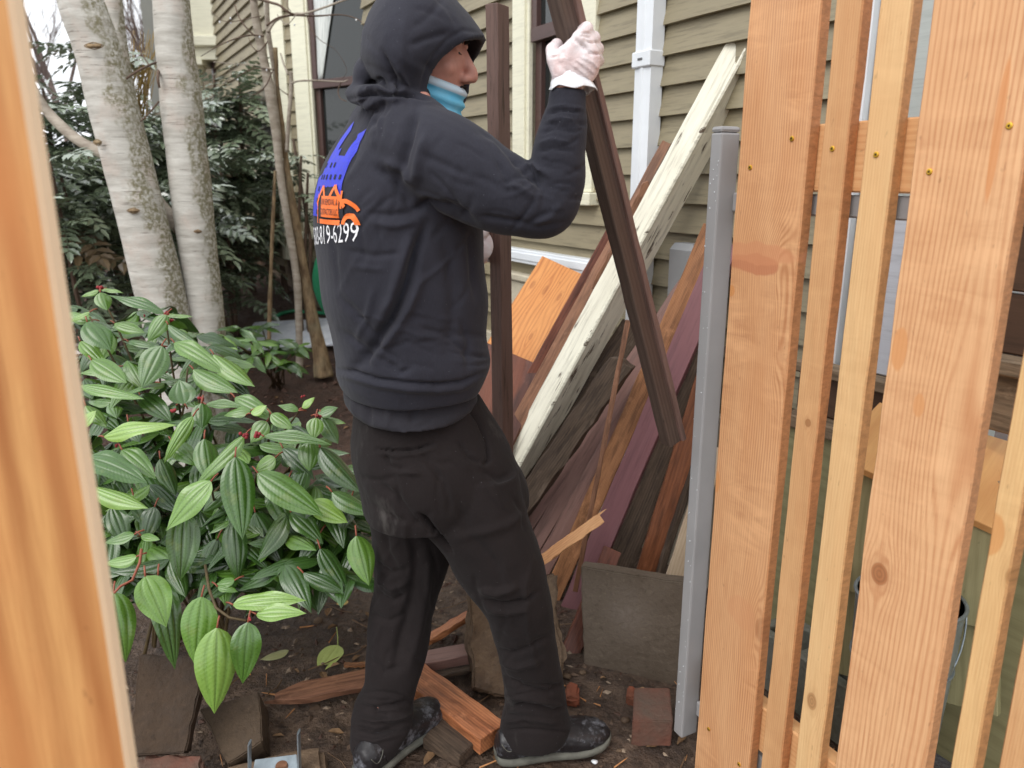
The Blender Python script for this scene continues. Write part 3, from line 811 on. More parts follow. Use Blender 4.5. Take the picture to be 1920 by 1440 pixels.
for q in FRB: q.materials.clear(); q.materials.append(m_mahob)
def mahonia(px, Y, h, nf, seed, label, spread=.45, zlow=.25, sc=1.0, bronze=.03):
    rd = random.Random(seed); b = at(px, 400, Y); base = Vector((b.x, Y, ground_z(b.x, Y)))
    o = thing('evergreen_shrub', base, label, 'shrub', 'dark evergreen shrubs with feathered leaves')
    tips = []
    ns = max(3, int(h*3))
    for k in range(ns):
        a = rd.uniform(0, 6.28); r = rd.uniform(.05, spread); hh = h*rd.uniform(.72, 1.0) if k else h
        t = base + Vector((math.cos(a)*r, math.sin(a)*r, hh))
        m_ = base.lerp(t, .5) + Vector((rd.uniform(-.08, .08), rd.uniform(-.08, .08), 0))
        MB().tube([base + Vector((math.cos(a)*.05, math.sin(a)*.05, -.02)), m_, t], [.016, .013, .008], 6).link('stem', m_twig, o)
        tips.append((base, m_, t))
    for k in range(nf):
        q = tips[k % ns]; z = 1 - abs(rd.gauss(0, .33)); z = max(zlow, min(1, z))
        p = q[0].lerp(q[1], z*2) if z < .5 else q[1].lerp(q[2], z*2-1)
        yaw = rd.uniform(0, 6.28); pitch = R(rd.uniform(-40, 22)) * (1 if z < .9 else .6) - R(20)*(z > .93)*(rd.random() < .5)
        s = sc*rd.uniform(.75, 1.25)
        M = Matrix.Translation(p) @ Matrix.Rotation(yaw, 4, 'Z') @ Matrix.Rotation(pitch, 4, 'Y') @ Matrix.Rotation(R(rd.uniform(-25, 25)), 4, 'X') @ Matrix.Scale(s, 4)
        me = rd.choice(FRB) if rd.random() < bronze else rd.choice(FR)
        link('frond', me, None, o, M)
    return o
mahonia(92, 4.5, 1.95, 190, 1, 'tall dark evergreen shrub at the far left beside the blurred slat', .50)
mahonia(205, 4.9, 1.50, 190, 2, 'dark evergreen shrub directly behind the leaning birch stem', .55)
mahonia(285, 5.5, 1.42, 170, 3, 'dark evergreen shrub between the two birch stems', .5)
mahonia(415, 5.9, 1.72, 190, 4, 'tall tiered evergreen shrub in front of the porch column', .45)
mahonia(470, 6.4, 1.35, 130, 5, 'dark evergreen shrub right of the tall tiered one under the porch', .45, bronze=.12)
mahonia(150, 4.2, 1.35, 170, 6, 'low dark evergreen shrub under the slanting birch branch', .5, bronze=.10)
mahonia(425, 5.3, 1.15, 160, 7, 'low evergreen shrub at the foot of the tall tiered one', .5, bronze=.06)
mahonia(515, 6.3, 1.0, 80, 8, 'small evergreen shrub beside the bay window corner', .32)
mahonia(300, 4.7, 1.05, 150, 9, 'low evergreen shrub behind the foot of the birch', .5, bronze=.08)
mahonia(565, 5.3, 1.35, 26, 10, 'sparse evergreen sprigs against the cream bay corner', .2, .7, .8, 0)
# ------------------------------------------------------------------ hose and white sheet on the ground
m_hose = plain('green_rubber_hose', rgb(46, 140, 98), .4, .5, .15, 12, .05)
hs = thing('garden_hose', at(590, 500, 5.0), 'green garden hose hanging in loops beside the bay and trailing on the mulch', 'hose')
for k in range(5):
    P = [at(596-k*2.2+math.sin(t)*(9+k*2), lerp(470, 586, t/math.pi), 5.22-.02*k) for t in np.linspace(.1, math.pi, 14)]
    P = [p for p in P]
    MB().tube([at(604, 478, 5.2-.02*k)] + [at(596 - 14*math.sin(t*math.pi) + t*14 + k*3, lerp(480, 588, t), 5.2-.02*k) for t in np.linspace(.05, 1, 12)], .0095, 8).link('hose_loop', m_hose, hs, True)
MB().tube([*[gz(a_, b_) + ZU*.02 for a_, b_ in ((512, 600), (530, 592), (550, 588), (580, 590), (606, 592), (640, 596))]], .014, 8).link('hose_run', m_hose, hs, True)
g = G('crumpled_white_sheet', .6, .3); co = g.obj()
g.set(Base_Color=g.mix(g.ramp(g.noise(co, 6, 5, .65), .4, .7), rgb(232, 236, 242), rgb(196, 202, 212))); g.bump(g.noise(co, 9, 4), .4, .03)
P = [gz(440, 668) + ZU*.05, gz(640, 660) + ZU*.05, gz(624, 608) + ZU*.05, gz(478, 617) + ZU*.05]
T(slab('white_sheet', P, .02, g.m, None, .004, .008, 3, 8), 'flat white sheet lying on the mulch behind the bare tree', 'sheet')
# ------------------------------------------------------------------ open gate on the right: grey steel frame faced with new fir boards
GP0 = Vector((.420, 1.600, 0)); GD = Vector((.459, -.888, 0)).normalized()     # from the free end towards the camera
GN = Vector((-GD.y*-1, 0, 0)); GN = GD.cross(ZU)
if GN.dot(Vector((-1, -.3, 0))) < 0: GN = -GN                                      # boards face the passage
def gp(s, z, o=0.0): return GP0 + GD*s + ZU*z + GN*o
def s_at(px, py, o=0.0):
    r = ray(px, py); t = (GP0 + GN*o - CAM).dot(GN)/r.dot(GN); p = CAM + r*t
    return (p - GP0).dot(GD), p.z
FIR_L, FIR_D = rgb(222, 172, 126), rgb(172, 108, 68)
gate = thing('gate', gp(.3, 0), 'open gate of new orange fir boards screwed to a grey steel frame', 'gate')
def gate_board(px0, px1, py, m, Th, z0=-.03, z1=2.05, bow=0.0, seed=0, rough=.0012):
    a, _ = s_at(px0, py); b, _ = s_at(px1, py)
    me = board_mesh('board', z1-z0, b-a, Th, seed=seed, rough=rough, segs=24, bev=.0025)
    M = frame(gp((a+b)/2, z0, -Th/2), gp((a+b)/2, z1, -Th/2), GN)
    return link('board', me, m, gate, M), M, (a+b)/2
def loc_on(M, px, py):
    """photo pixel -> local (x, y) on a gate board's face"""
    s, z = s_at(px, py)
    p = M.inverted() @ gp(s, z)
    return p.x, p.y
def bmat(name, px0, px1, py, **k):
    a, _ = s_at(px0, py); b, _ = s_at(px1, py)
    M = frame(gp((a+b)/2, -.03, 0), gp((a+b)/2, 1.0, 0), GN)
    kn = [(*loc_on(M, q[0], q[1]), *q[2:]) for q in k.pop('kn', ())]
    st = [(*loc_on(M, x, y), rx, ry, c, f) for (x, y, rx, ry, c, f) in k.pop('st', ())]
    return wood(name, k.pop('light', FIR_L), k.pop('dark', FIR_D), knots=kn, stains=st, **k)
WETC = rgb(206, 138, 80)
m_b1 = bmat('fir_board_wide_grain', 1354, 1473, 720, freq=165, warp=.028, line=.75, blotch=.45, col2=rgb(200, 138, 90), sharp=1.6, zmix=.2, figure=.55, side=rgb(196,136,90),
    kn=[(1480, 640, .030, .034, 1.3, 0), (1432, 1185, .026, .030, 1.2, .35), (1492, 500, .05, .05, .7, 0)],
    st=[(1415, 495, .022, .075, rgb(188,118,84), .75), (1372, 545, .012, .010, WETC, .8), (1420, 475, .024, .10, rgb(205,140,100), .65), (1345, 905, .028, .009, WETC, .6), (1392, 1150, .04, .045, rgb(206,146,104), .4)])
m_b2 = bmat('fir_slat_plain', 1497, 1541, 720, side=rgb(190,128,82), figure=.2, freq=210, warp=.018, line=.4, light=rgb(214, 168, 120), dark=rgb(186, 128, 82), blotch=.4, zmix=.6,
    kn=[(1515, 793, .007, .010, 1.2), (1508, 1112, .008, .012, 1.3)])
m_b3 = bmat('fir_slat_yellow', 1570, 1624, 720, side=rgb(200,146,96), figure=.2, freq=190, warp=.03, line=.35, light=rgb(228, 188, 136), dark=rgb(198, 146, 96), blotch=.4, col2=rgb(214,164,112),
    kn=[(1522, 1315, .012, .015, 1.6)])
m_b4 = bmat('fir_board_broad', 1658, 1852, 720, side=rgb(206,150,106), figure=.25, freq=105, warp=.034, line=.68, blotch=.35, col2=rgb(212, 158, 112), sharp=2.6, zmix=.2, light=rgb(228, 180, 134), dark=rgb(182, 114, 70),
    kn=[(1649, 1076, .017, .024, 1.25), (1800, 820, .036, .03, 2.4, 0)],
    st=[(1685, 655, .035, .014, rgb(214,150,96), .8), (1722, 760, .022, .011, rgb(214,150,96), .7), (1868, 260, .10, .007, rgb(210,140,86), .7)])
m_b5 = bmat('fir_slat_rough', 1906, 1960, 720, side=rgb(200,146,96), figure=.3, freq=190, warp=.03, line=.35, light=rgb(224, 184, 130), dark=rgb(198, 146, 94), blotch=.4,
    kn=[(1900, 1085, .012, .016, 1.4)], st=[(1860, 1000, .035, .02, rgb(206,142,84), .7)])
TH = .025
gb = []
gb.append(gate_board(1354, 1473, 720, m_b1, TH, seed=1)); gb.append(gate_board(1497, 1541, 720, m_b2, TH, seed=2))
gb.append(gate_board(1570, 1624, 720, m_b3, TH, seed=3)); gb.append(gate_board(1658, 1852, 720, m_b4, TH, seed=4))
gb.append(gate_board(1906, 1960, 720, m_b5, TH, seed=5)); gb.append(gate_board(2010, 2075, 720, m_b2, TH, seed=6))
m_rail = wood('fir_rail', rgb(226, 178, 126), rgb(200, 138, 88), freq=80, warp=.05, line=.6, blotch=.4, col2=rgb(206,148,98))
sE, _ = s_at(1355, 400)
for z0, z1 in ((1.348, 1.463), (.16, .27)):
    me = board_mesh('cross_rail', 1.5, z1-z0, .036, seed=9, rough=.0008, segs=6, bev=.003)
    link('cross_rail', me, m_rail, gate, frame(gp(sE+.02, (z0+z1)/2, -TH-.019), gp(sE+1.5, (z0+z1)/2, -TH-.019), GN))
# steel frame
g = G('grey_powder_coat', .38, .5); co = g.obj(); n = g.vor(co, 90); n2 = g.noise(co, 6, 3)
g.set(Base_Color=g.mix(g.ramp(n2, .3, .7), rgb(150, 149, 149), rgb(162, 160, 160)))
g.bump(g.ramp(n, .12, .0), .25, .002)
m_steel = g.m
su, _ = s_at(1283, 1385, .012)
_, zt_ = s_at(1345, 236, .01)
fr = MB()
def gbox(mb, s0, s1, z0, z1, o0, o1):
    mb.add([gp(s, z, o) for z in (z0, z1) for (s, o) in ((s0,o0),(s1,o0),(s1,o1),(s0,o1))], [(3,2,1,0),(4,5,6,7),(0,1,5,4),(1,2,6,5),(2,3,7,6),(3,0,4,7)])
gbox(fr, -.034, -.003, .045, zt_-.012, -.044, .004)
fro = link('steel_upright', bevel(fr.me('steel_upright'), .004, 2), m_steel, gate)
cp = MB(); gbox(cp, -.0345, -.0025, zt_-.012, zt_, -.0445, .0045)
link('end_cap', bevel(cp.me('end_cap'), .006, 2), m_steel, fro)
for z0, z1, o in ((1.305, 1.343, -.005), (.10, .14, -.005)):
    r_ = MB(); gbox(r_, -.002, 1.5, z0, z1, -TH-.040+o, -TH-.004+o)
    link('steel_rail', bevel(r_.me('steel_rail'), .003), m_steel, gate)
for z0, z1 in ():
    r_ = MB(); gbox(r_, -.0025, .006, z0, z1, -TH-.03, -.012)
    link('bracket', bevel(r_.me('bracket'), .002), m_steel, fro)
# rain beads on the upright
rd = random.Random(5); dm = MB()
for k in range(46):
    z = rd.uniform(.1, 1.42); s = rd.uniform(-.032, -.006)
    r0 = rd.uniform(.0006, .0015)
    dm.ell(gp(s, z, .0045), (r0, r0, r0*1.3), n=6, m=4)
g = G('water_drop', .05, .8); g.set(Base_Color=rgb(210, 214, 216)); m_drop = g.m
T(dm.link('rain_drops', m_drop, fro), kind='stuff')
# screws
m_screw = plain('yellow_zinc_screw', rgb(214, 170, 62), .35, .5, .15, 60, .05, .75)
m_hole = plain('screw_recess', rgb(60, 44, 24), .8, .2, .1, 50, 0)
for (px, py) in ((1407, 314), (1485, 260), (1561, 279), (1643, 290), (1743, 322), (1893, 236), (1329, 1367), (1386, 1433)):
    s, z = s_at(px, py); p = gp(s, z, .0008)
    ax = (GD, ZU, GN)
    sc = MB().tube([p - GN*.004, p + GN*.0006, p + GN*.0012], [.0048, .0048, .0036], 14).link('screw', m_screw, gate)
    MB().tube([p + GN*.0012, p + GN*.0016], [.0019, .0017], 6).link('screw_socket', m_hole, sc)
sp = gp(*s_at(1743, 330), .002)
# ------------------------------------------------------------------ fence slat close to the lens on the left
m_slat = wood('fir_slat_near', rgb(208, 154, 96), rgb(152, 88, 44), freq=26, warp=.07, line=.9, blotch=.7, col2=rgb(198, 128, 74), zmix=.2, side=rgb(244, 218, 184), sharp=1.2, saw=0)  # paler side colour carries the light on the slat's edge
xs = at(130, 720, .55).x
ls = thing('fence_slat', (xs-.07, .56, 0), 'out of focus new fir slat standing close at the left edge', 'fence slat')
me = board_mesh('slat', 2.0, .17, .018, seed=12, rough=.0008, segs=12, bev=.003)
link('slat', me, m_slat, ls, frame(Vector((xs-.085, .559, .03)), Vector((xs-.085, .559, 2.0)), Vector((.0, -1, 0))))
me = board_mesh('slat_rail', .3, .09, .036, seed=14, segs=2)
link('slat_rail', me, m_rail, ls, frame(Vector((xs-.32, .588, 1.75)), Vector((xs-.02, .588, 1.75)), Vector((0, -1, 0))))
# ------------------------------------------------------------------ salvaged lumber leaning against the house
def plank(name, label, cat, top, bot, wpx, Th, m, roll=0, seed=0, rough=.0015, jag=(0, 0), segs=16, wane=0, group='salvaged boards leaning on the house', bow=0, ext=0, mh=None):
    """top / bot = (px, py, Y); bot with Y None stands on the ground at that pixel"""
    B = gz(bot[0], bot[1]) if bot[2] is None else at(*bot)
    A = at(*top)
    if ext: B = B + (B - A).normalized()*ext
    ax = (A - B).normalized(); mid = (A + B)/2
    n = (CAM - mid); n = (n - ax*n.dot(ax)).normalized()
    n = Matrix.Rotation(R(roll), 3, ax) @ n
    Wd = wpx / ppm(mid)
    L = (A-B).length
    me = board_mesh(name, L, Wd, Th, seed=seed, rough=rough, segs=segs, jag=jag, wane=wane, bow=bow)
    o = link(name, me, m, None, frame(B - n*(Th/2), A - n*(Th/2), n))
    return T(o, label, cat, group)
m_whitep = paint('old_white_paint', rgb(232, 228, 210), under=rgb(112, 96, 80), chip=.375, rough=.55, dirt=.5, dcol=rgb(176,168,146), scale=(5, 34, 34))
m_mauve = paint('mauve_deck_paint', rgb(140, 107, 98), under=rgb(96,80,66), chip=.26, rough=.42, dirt=.5, dcol=rgb(98,76,70), scale=(4, 28, 28), bump=.3)
m_purple = paint('purple_deck_paint', rgb(130, 88, 91), under=rgb(112,98,84), chip=.28, rough=.4, dirt=.35, dcol=rgb(96,68,72), scale=(4, 26, 26), bump=.3)
m_darkw = wood('dark_weathered_wood', rgb(96, 80, 66), rgb(54, 43, 36), grime=.55, freq=120, warp=.03, line=.7, blotch=.6, col2=rgb(66,54,46), rough=.75, bump=.6)
m_brownw = wood('brown_stained_board', rgb(146, 104, 78), rgb(100, 66, 50), grime=.55, freq=90, warp=.02, line=.5, blotch=.5, col2=rgb(112,76,60), rough=.6)
m_redw = wood('red_brown_board', rgb(122, 72, 54), rgb(80, 46, 38), grime=.55, freq=90, warp=.02, line=.5, blotch=.5, col2=rgb(92,50,40), rough=.5)
m_rust = wood('wet_rust_brown_board', rgb(140, 86, 56), rgb(92, 54, 38), grime=.5, freq=90, warp=.02, line=.5, blotch=.5, col2=rgb(100,64,46), rough=.42)
m_natw = wood('brown_ribbed_board', rgb(176, 124, 84), rgb(120, 78, 52), grime=.55, freq=230, warp=.006, line=.8, blotch=.35, col2=rgb(140,96,66), rough=.55)
m_orangew = wood('wet_orange_wood', rgb(190, 126, 84), rgb(132, 76, 50), grime=.55, freq=130, warp=.02, line=.7, blotch=.5, col2=rgb(150,84,54), rough=.4)
m_palew = wood('pale_bare_wood', rgb(206, 186, 160), rgb(168, 142, 114), freq=110, warp=.02, line=.5, blotch=.4)
m_lightw = wood('fresh_split_wood', rgb(220, 168, 118), rgb(186, 122, 78), freq=160, warp=.02, line=.5, blotch=.35)
m_upr = paint('faded_brown_paint', rgb(104, 80, 72), under=rgb(78,58,46), chip=.36, rough=.6, dirt=.6, dcol=rgb(84,62,52), scale=(4, 40, 40), bump=.4)
# plywood offcuts
m_ply = wood('orange_plywood', rgb(212, 146, 82), rgb(146, 72, 34), freq=60, warp=.09, line=.75, blotch=.5, col2=rgb(204, 132, 74), rough=.5, sharp=2.4, knots=[(.33, .075, .008, .012, 2.6, .3), (.33, .02, .008, .014, 3.2, .3), (.325, -.045, .007, .014, 3.0, .3), (.12, -.03, .006, .02, 3, .3)])
m_redply = wood('dark_red_plywood', rgb(100, 62, 50), rgb(62, 39, 33), grime=.55, freq=26, warp=.14, line=.7, blotch=.6, col2=rgb(86,50,42), rough=.4, sharp=2.2, knots=[(.30, .02, .03, .05, 1.4)], stains=[(.24, .02, .16, .09, rgb(150,82,52), .35)])
def ply(name, label, px4, Ys, th, m):
    P = [at(x, y, Y) for (x, y), Y in zip(px4, Ys)]
    o = slab(name, P, th, m, None, .0015)
    return T(o, label, 'plywood')
def ply_long(name, label, A, B, W2, th, m, nrm):
    pass
# orange sheet: grain runs up the slope
def sheet(name, label, bl, br, tr, tl, th, m, cat='plywood'):
    P = [at(*p) for p in (bl, br, tr, tl)]
    c = sum(P, Vector())/4; x = ((P[3]+P[2]) - (P[0]+P[1])).normalized()
    n = (P[1]-P[0]).cross(P[3]-P[0]).normalized()
    if n.dot(CAM-c) < 0: n = -n
    O = (P[0]+P[1])/2
    M = frame(O, O + x, n); Mi = M.inverted(); q = [Mi @ p for p in P]
    v = [(p.x, p.y, 0) for p in q] + [(p.x, p.y, -th) for p in q]
    me = mesh(name, v, [(0,1,2,3),(7,6,5,4),(0,4,5,1),(1,5,6,2),(2,6,7,3),(3,7,4,0)])
    bm = bmesh.new(); bm.from_mesh(me); bmesh.ops.recalc_face_normals(bm, faces=bm.faces[:])
    bmesh.ops.bevel(bm, geom=bm.edges[:], offset=.0015, segments=1, affect='EDGES'); bm.to_mesh(me); bm.free()
    return T(link(name, me, m, None, M), label, cat)
sheet('plywood_sheet', 'bright orange plywood offcut leaning under the white drain board', (905, 655, 2.85), (1004, 690, 2.78), (1104, 517, 3.02), (1017, 482, 3.12), .018, m_ply)
sheet('plywood_sheet', 'dark red stained plywood offcut behind the upright brown post', (872, 800, 2.56), (948, 862, 2.50), (1028, 692, 2.64), (890, 632, 2.70), .018, m_redply)
# boards, far to near
plank('board', 'dark red board edge seen left of the brown board', 'board', (1160, 420, 2.72), (985, 735, 2.62), 30, .02, m_redw, 0, 21, ext=.45)
plank('board', 'long brown grooved board just left of the white painted board', 'board', (1254, 268, 2.64), (943, 842, 2.55), 27, .03, m_brownw, -16, 22, ext=.35)
plank('groove_strip', 'narrow orange brown strip along the top of the grooved board', 'board', (1266, 270, 2.62), (1180, 432, 2.61), 15, .016, m_darkw, -10, 23)
plank('board', 'short splintered brown board end beside the white painted board', 'board', (1222, 340, 2.60), (1120, 545, 2.58), 26, .022, m_brownw, 8, 24, jag=(0, .02), rough=.003)
wb = thing('corner_post', gz(868, 1072), 'long white painted corner board with flaking paint leaning on the house', 'board', 'salvaged boards leaning on the house')
A, B = at(1408, 84, 2.44), gz(868, 1072); B.y = 2.52
ax = (A-B).normalized(); n = CAM - (A+B)/2; n = (n - ax*n.dot(ax)).normalized(); sd = n.cross(ax)
if sd.x < 0: sd = -sd
w2 = 54/ppm((A+B)/2)
nl = (n*.80 - sd*.60).normalized(); nr = (n*.62 + sd*.78).normalized()
def leg_of(nn, dirv, W_, seed, mm, off):
    me = board_mesh('face_board', (A-B).length, W_, .022, seed=seed, rough=.0012, segs=30, jag=(.09, .02), bev=.002)
    d = (dirv - nn*dirv.dot(nn)).normalized()
    c = d*(W_/2)
    return link('face_board', me, mm, wb, frame(B + c - nn*(.011+off), A + c - nn*(.011+off), nn))
leg_of(nl, -sd, w2*.92, 31, m_whitep, 0.0)
leg_of(nr, sd, w2*.96, 32, m_whitep, 0.0)
MB().tube([B + nl*.002 - sd*.004, A + nl*.002 - sd*.004], [.007, .007], 6).link('corner_bead', m_whitep, wb)
plank('board', 'dark brown board added to fill the shadowed gap behind the white painted board', 'board', (1188, 610, 2.56), (930, 1010, 2.52), 46, .03, m_darkw, 0, 40, ext=.2)  # added strip; its dark wood stands in for the shadowed gap
plank('board', 'mauve painted board lowest in the fan, half in shade', 'board', (1330, 470, 2.50), (985, 985, 2.44), 34, .028, m_mauve, -14, 41, ext=.35)
plank('board', 'mauve painted board second from the left in the fan', 'board', (1345, 440, 2.47), (1008, 1010, 2.41), 30, .028, m_mauve, -10, 42, ext=.3)
plank('board', 'mauve painted board in the fan with a pale splinter along its edge', 'board', (1352, 455, 2.44), (1030, 1040, 2.37), 36, .028, m_mauve, -4, 43, ext=.18)
plank('board', 'thick dark weathered timber with a broken top end beside the white board', 'board', (1166, 676, 2.30), (1000, 915, 2.37), 42, .05, m_darkw, -10, 44, jag=(0, .03), rough=.004, ext=.35)
plank('board', 'bare brown board with ribbed grain between the mauve boards', 'board', (1338, 425, 2.41), (1046, 1092, 2.33), 36, .03, m_natw, -2, 45, ext=.12)
plank('board', 'purple painted thick plank right of the ribbed brown board', 'board', (1362, 455, 2.36), (1102, 1070, 2.28), 46, .045, m_purple, -16, 46, ext=.16)
plank('board', 'dark brown board filling the dark gap right of the purple plank', 'board', (1336, 640, 2.34), (1146, 1085, 2.27), 60, .025, m_darkw, 10, 47, ext=.1)  # dark fill standing in for the shaded gap beside the plank
plank('board', 'wet orange brown board behind the concrete paver', 'board', (1330, 700, 2.30), (1212, 1080, 2.22), 42, .022, m_rust, 6, 48, ext=.12)
plank('board', 'thin grey edged board standing behind the concrete paver', 'board', (1318, 830, 2.26), (1238, 1082, 2.18), 12, .03, m_darkw, 20, 49, ext=.1)
plank('board', 'pale bare board between the paver and the gate upright', 'board', (1345, 840, 2.2), (1262, 1095, 2.14), 34, .02, m_palew, 8, 50, ext=.12)
plank('board', 'dark red board foot standing between the stone and the paver', 'board', (1150, 1030, 2.16), (1070, 1225, None), 34, .022, m_redw, 10, 51)
plank('lath', 'thin bent brown lath leaning across the mauve boards', 'lath', (1178, 600, 2.24), (1078, 1110, 2.14), 9, .006, m_brownw, 0, 52, bow=.012)
plank('splinter_stick', 'fresh light split stick lying across the fan of boards', 'stick', (1137, 964, 2.10), (1000, 1062, 2.03), 19, .016, m_lightw, 0, 53, jag=(.01, .05), rough=.003)
# post held by the left hand and the profiled timber lifted by the right hand
up = plank('post', 'tall upright brown post with a purplish face held by the left hand', 'post', (921, 6, 1.98), (938, 1150, 1.98), 24, .055, m_upr, -32, 61, group=None, rough=.001)
# ------------------------------------------------------------------ masonry and scrap on the ground
m_conc = masonry('muddy_concrete', rgb(82, 70, 58), rgb(104, 92, 80), .8, 10, .2, .7)
m_conc2 = masonry('brown_muddy_stone', rgb(76, 60, 48), rgb(118, 98, 78), .85, 13, .3, 1.0)
m_paver = masonry('muddy_square_paver', rgb(82, 70, 58), rgb(104, 92, 80), .8, 10, .2, .8, patch=(.14, -.12, .10, rgb(122, 110, 100)))
m_shadep = masonry('shaded_muddy_paver', rgb(44, 34, 26), rgb(70, 55, 42), .8, 10, .3, .9)  # muddy brown, darkened in the colour for slat and leaf shadow
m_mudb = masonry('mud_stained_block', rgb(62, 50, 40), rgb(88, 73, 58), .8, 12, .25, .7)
m_brick = masonry('old_red_brick', rgb(112, 66, 52), rgb(92, 76, 66), .85, 14, .2, .6)
m_redbrick = masonry('broken_orange_brick', rgb(152, 78, 52), rgb(104, 66, 50), .85, 14, .1, .6)
T(slab('paver', [at(1095, 1254, 1.945), at(1287, 1298, 1.85), at(1297, 1094, 1.90), at(1088, 1062, 1.99)], .05, m_paver, None, .004, .0035, 1, 12), 'square grey concrete paver leaning on the boards by the gate', 'paver')
T(slab('stone_block', [at(884, 1300, 1.80), at(1052, 1318, 1.84), at(1046, 1078, 2.02), at(876, 1085, 1.98)],   .085, m_conc2, None, .008, .016, 2, 14), 'rough broken stone block standing behind the right leg', 'stone')
T(slab('paver', [at(236, 1420, 1.46), at(352, 1412, 1.50), at(386, 1236, 1.62), at(262, 1228, 1.60)], .055, m_shadep, None, .004, .006, 3, 10), 'shade-darkened muddy paver leaning under the hanging leaves at left', 'paver')
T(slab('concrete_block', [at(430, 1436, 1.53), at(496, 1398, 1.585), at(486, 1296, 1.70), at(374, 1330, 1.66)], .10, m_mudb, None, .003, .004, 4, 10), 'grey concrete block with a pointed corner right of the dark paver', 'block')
T(slab('stone_slab', [at(258, 1470, 1.42), at(380, 1462, 1.44), at(386, 1416, 1.5), at(262, 1410, 1.49)], .05, m_brick, None, .01, .012, 5, 6), 'reddish brick slab lying at the bottom left corner', 'brick')
T(slab('concrete_block', [at(415, 1500, 1.44), at(622, 1490, 1.46), at(602, 1392, 1.575), at(418, 1432, 1.53)], .06, m_conc2, None, .012, .008, 6, 6), 'brown block under the galvanised bracket at the bottom edge', 'block')
br = thing('metal_bracket', at(535, 1430, 1.50), 'galvanised metal bracket with two upright tangs on the brown block', 'bracket')
m_galv = plain('galvanised_steel', rgb(150, 160, 166), .35, .5, .2, 30, .1, .6)
slab('base_plate', [at(470, 1470, 1.462), at(560, 1462, 1.468), at(556, 1414, 1.525), at(478, 1424, 1.515)], .004, m_galv, br, .001)
MB().tube([at(468, 1450, 1.485), at(468, 1392, 1.485)], [(.0025, .012), (.0025, .012)], 6).link('tang', m_galv, br)
MB().tube([at(562, 1450, 1.495), at(560, 1372, 1.495)], [(.003, .012), (.003, .012)], 6).link('tang', m_galv, br)
MB().tube([at(528, 1436, 1.497)-ZU*.006, at(528, 1436, 1.497)+ZU*.004], [.016, .013], 16).link('boss', m_brownw, br)
def ground_box(name, label, cat, px4, th, m, bev=.004, jit=.003, seed=0, lift=.0, sub=6, group=None):
    P = [gnd(x, y, lift) for x, y in px4]
    return T(slab(name, P, th, m, None, bev, jit, seed, sub), label, cat, group)
ground_box('brick', 'whole muddy red brick standing in front of the paver', 'brick', [(1186, 1352), (1262, 1352), (1256, 1288), (1190, 1288)], .075, m_brick, .003, .002, 7, .072)
ground_box('brick_fragment', 'orange broken brick fragment just above the right shoe', 'brick', [(1060, 1305), (1088, 1312), (1086, 1282), (1064, 1270)], .03, m_redbrick, .006, .008, 8, .035, 4)
ground_box('brick_fragment', 'small orange brick fragment beside the whole brick', 'brick', [(1172, 1306), (1190, 1308), (1190, 1288), (1176, 1286)], .03, m_redbrick, .004, .006, 9, .03, 4)
ground_box('wood_block', 'flat brown wood offcut under the left shoe toe', 'offcut', [(792, 1385), (862, 1420), (896, 1384), (830, 1335)], .03, m_darkw, .002, .001, 10, .03, 3)
def scrap(name, label, a, b, wpx, Th, m, za=.02, zb=.02, seed=0, jag=(0, 0), rough=.002, roll=0, cat='wood scrap', taper=0):
    A, B = gnd(*a, za), gnd(*b, zb)
    ax = (B-A).normalized(); n = ZU - ax*ZU.dot(ax)
    n = Matrix.Rotation(R(roll), 3, ax) @ n
    Wd = wpx/ppm((A+B)/2)
    me = board_mesh(name, (B-A).length, Wd, Th, seed=seed, rough=rough, segs=10, jag=jag)
    if taper:
        for v in me.vertices: v.co.y *= min(1, .15 + .85*max(0, v.co.x)/(taper*(B-A).length)) ; v.co.z *= min(1, .4 + .6*max(0, v.co.x)/(taper*(B-A).length))
    return T(link(name, me, m, None, frame(A, B, n)), label, cat)
scrap('wood_scrap', 'orange ribbed board lying on the mud between the shoes', (772, 1268), (925, 1385), 62, .045, m_orangew, .035, .035, 71)
scrap('wood_scrap', 'reddish splintered board lying left of the left leg', (490, 1315), (745, 1262), 44, .02, m_brownw, .03, .06, 72, (.10, 0), .003, 10, taper=.3)
scrap('wood_scrap', 'orange split stick lying in the mud between the legs', (795, 1205), (905, 1138), 20, .02, m_orangew, .03, .10, 73, (.03, 0), .003)
scrap('wood_scrap', 'wide dark purplish board lying behind the left leg', (770, 1245), (920, 1218), 40, .03, m_mauve, .04, .05, 74)
scrap('wood_scrap', 'thin dark stick lying below the purplish board', (770, 1280), (925, 1245), 14, .014, m_darkw, .02, .03, 75, (.02, .02), .003)
scrap('wood_scrap', 'thin pale stick poking out behind the left leg', (645, 1247), (700, 1246), 9, .01, m_natw, .02, .02, 76)
# ------------------------------------------------------------------ beyond the gate: porch steps, sheets, bucket, cinder block
m_treat = wood('treated_green_board', rgb(160, 154, 116), rgb(128, 122, 86), freq=46, warp=.10, line=.6, blotch=.35, rough=.6)
stp = thing('porch_steps', (1.25, 1.9, 0), 'weathered brown porch steps seen between the gate boards', 'steps')
def wbox(name, lo, hi, m, p=None): return wpart(name, WA, lo, hi, m, p or stp, .004)
m_step = wood('weathered_step', rgb(150, 130, 106), rgb(104, 86, 68), grime=.55, freq=90, warp=.03, line=.5, blotch=.5, rough=.75)
m_riser = paint('brown_riser_paint', rgb(92, 68, 52), under=rgb(120,106,90), chip=.25, rough=.6, dirt=.4, dcol=rgb(66,50,40))
m_wpan = paint('white_panel_paint', rgb(206, 210, 218), under=rgb(96,82,84), chip=.27, rough=.5, dirt=.3, dcol=rgb(184,186,196), scale=(14, 14, 14))
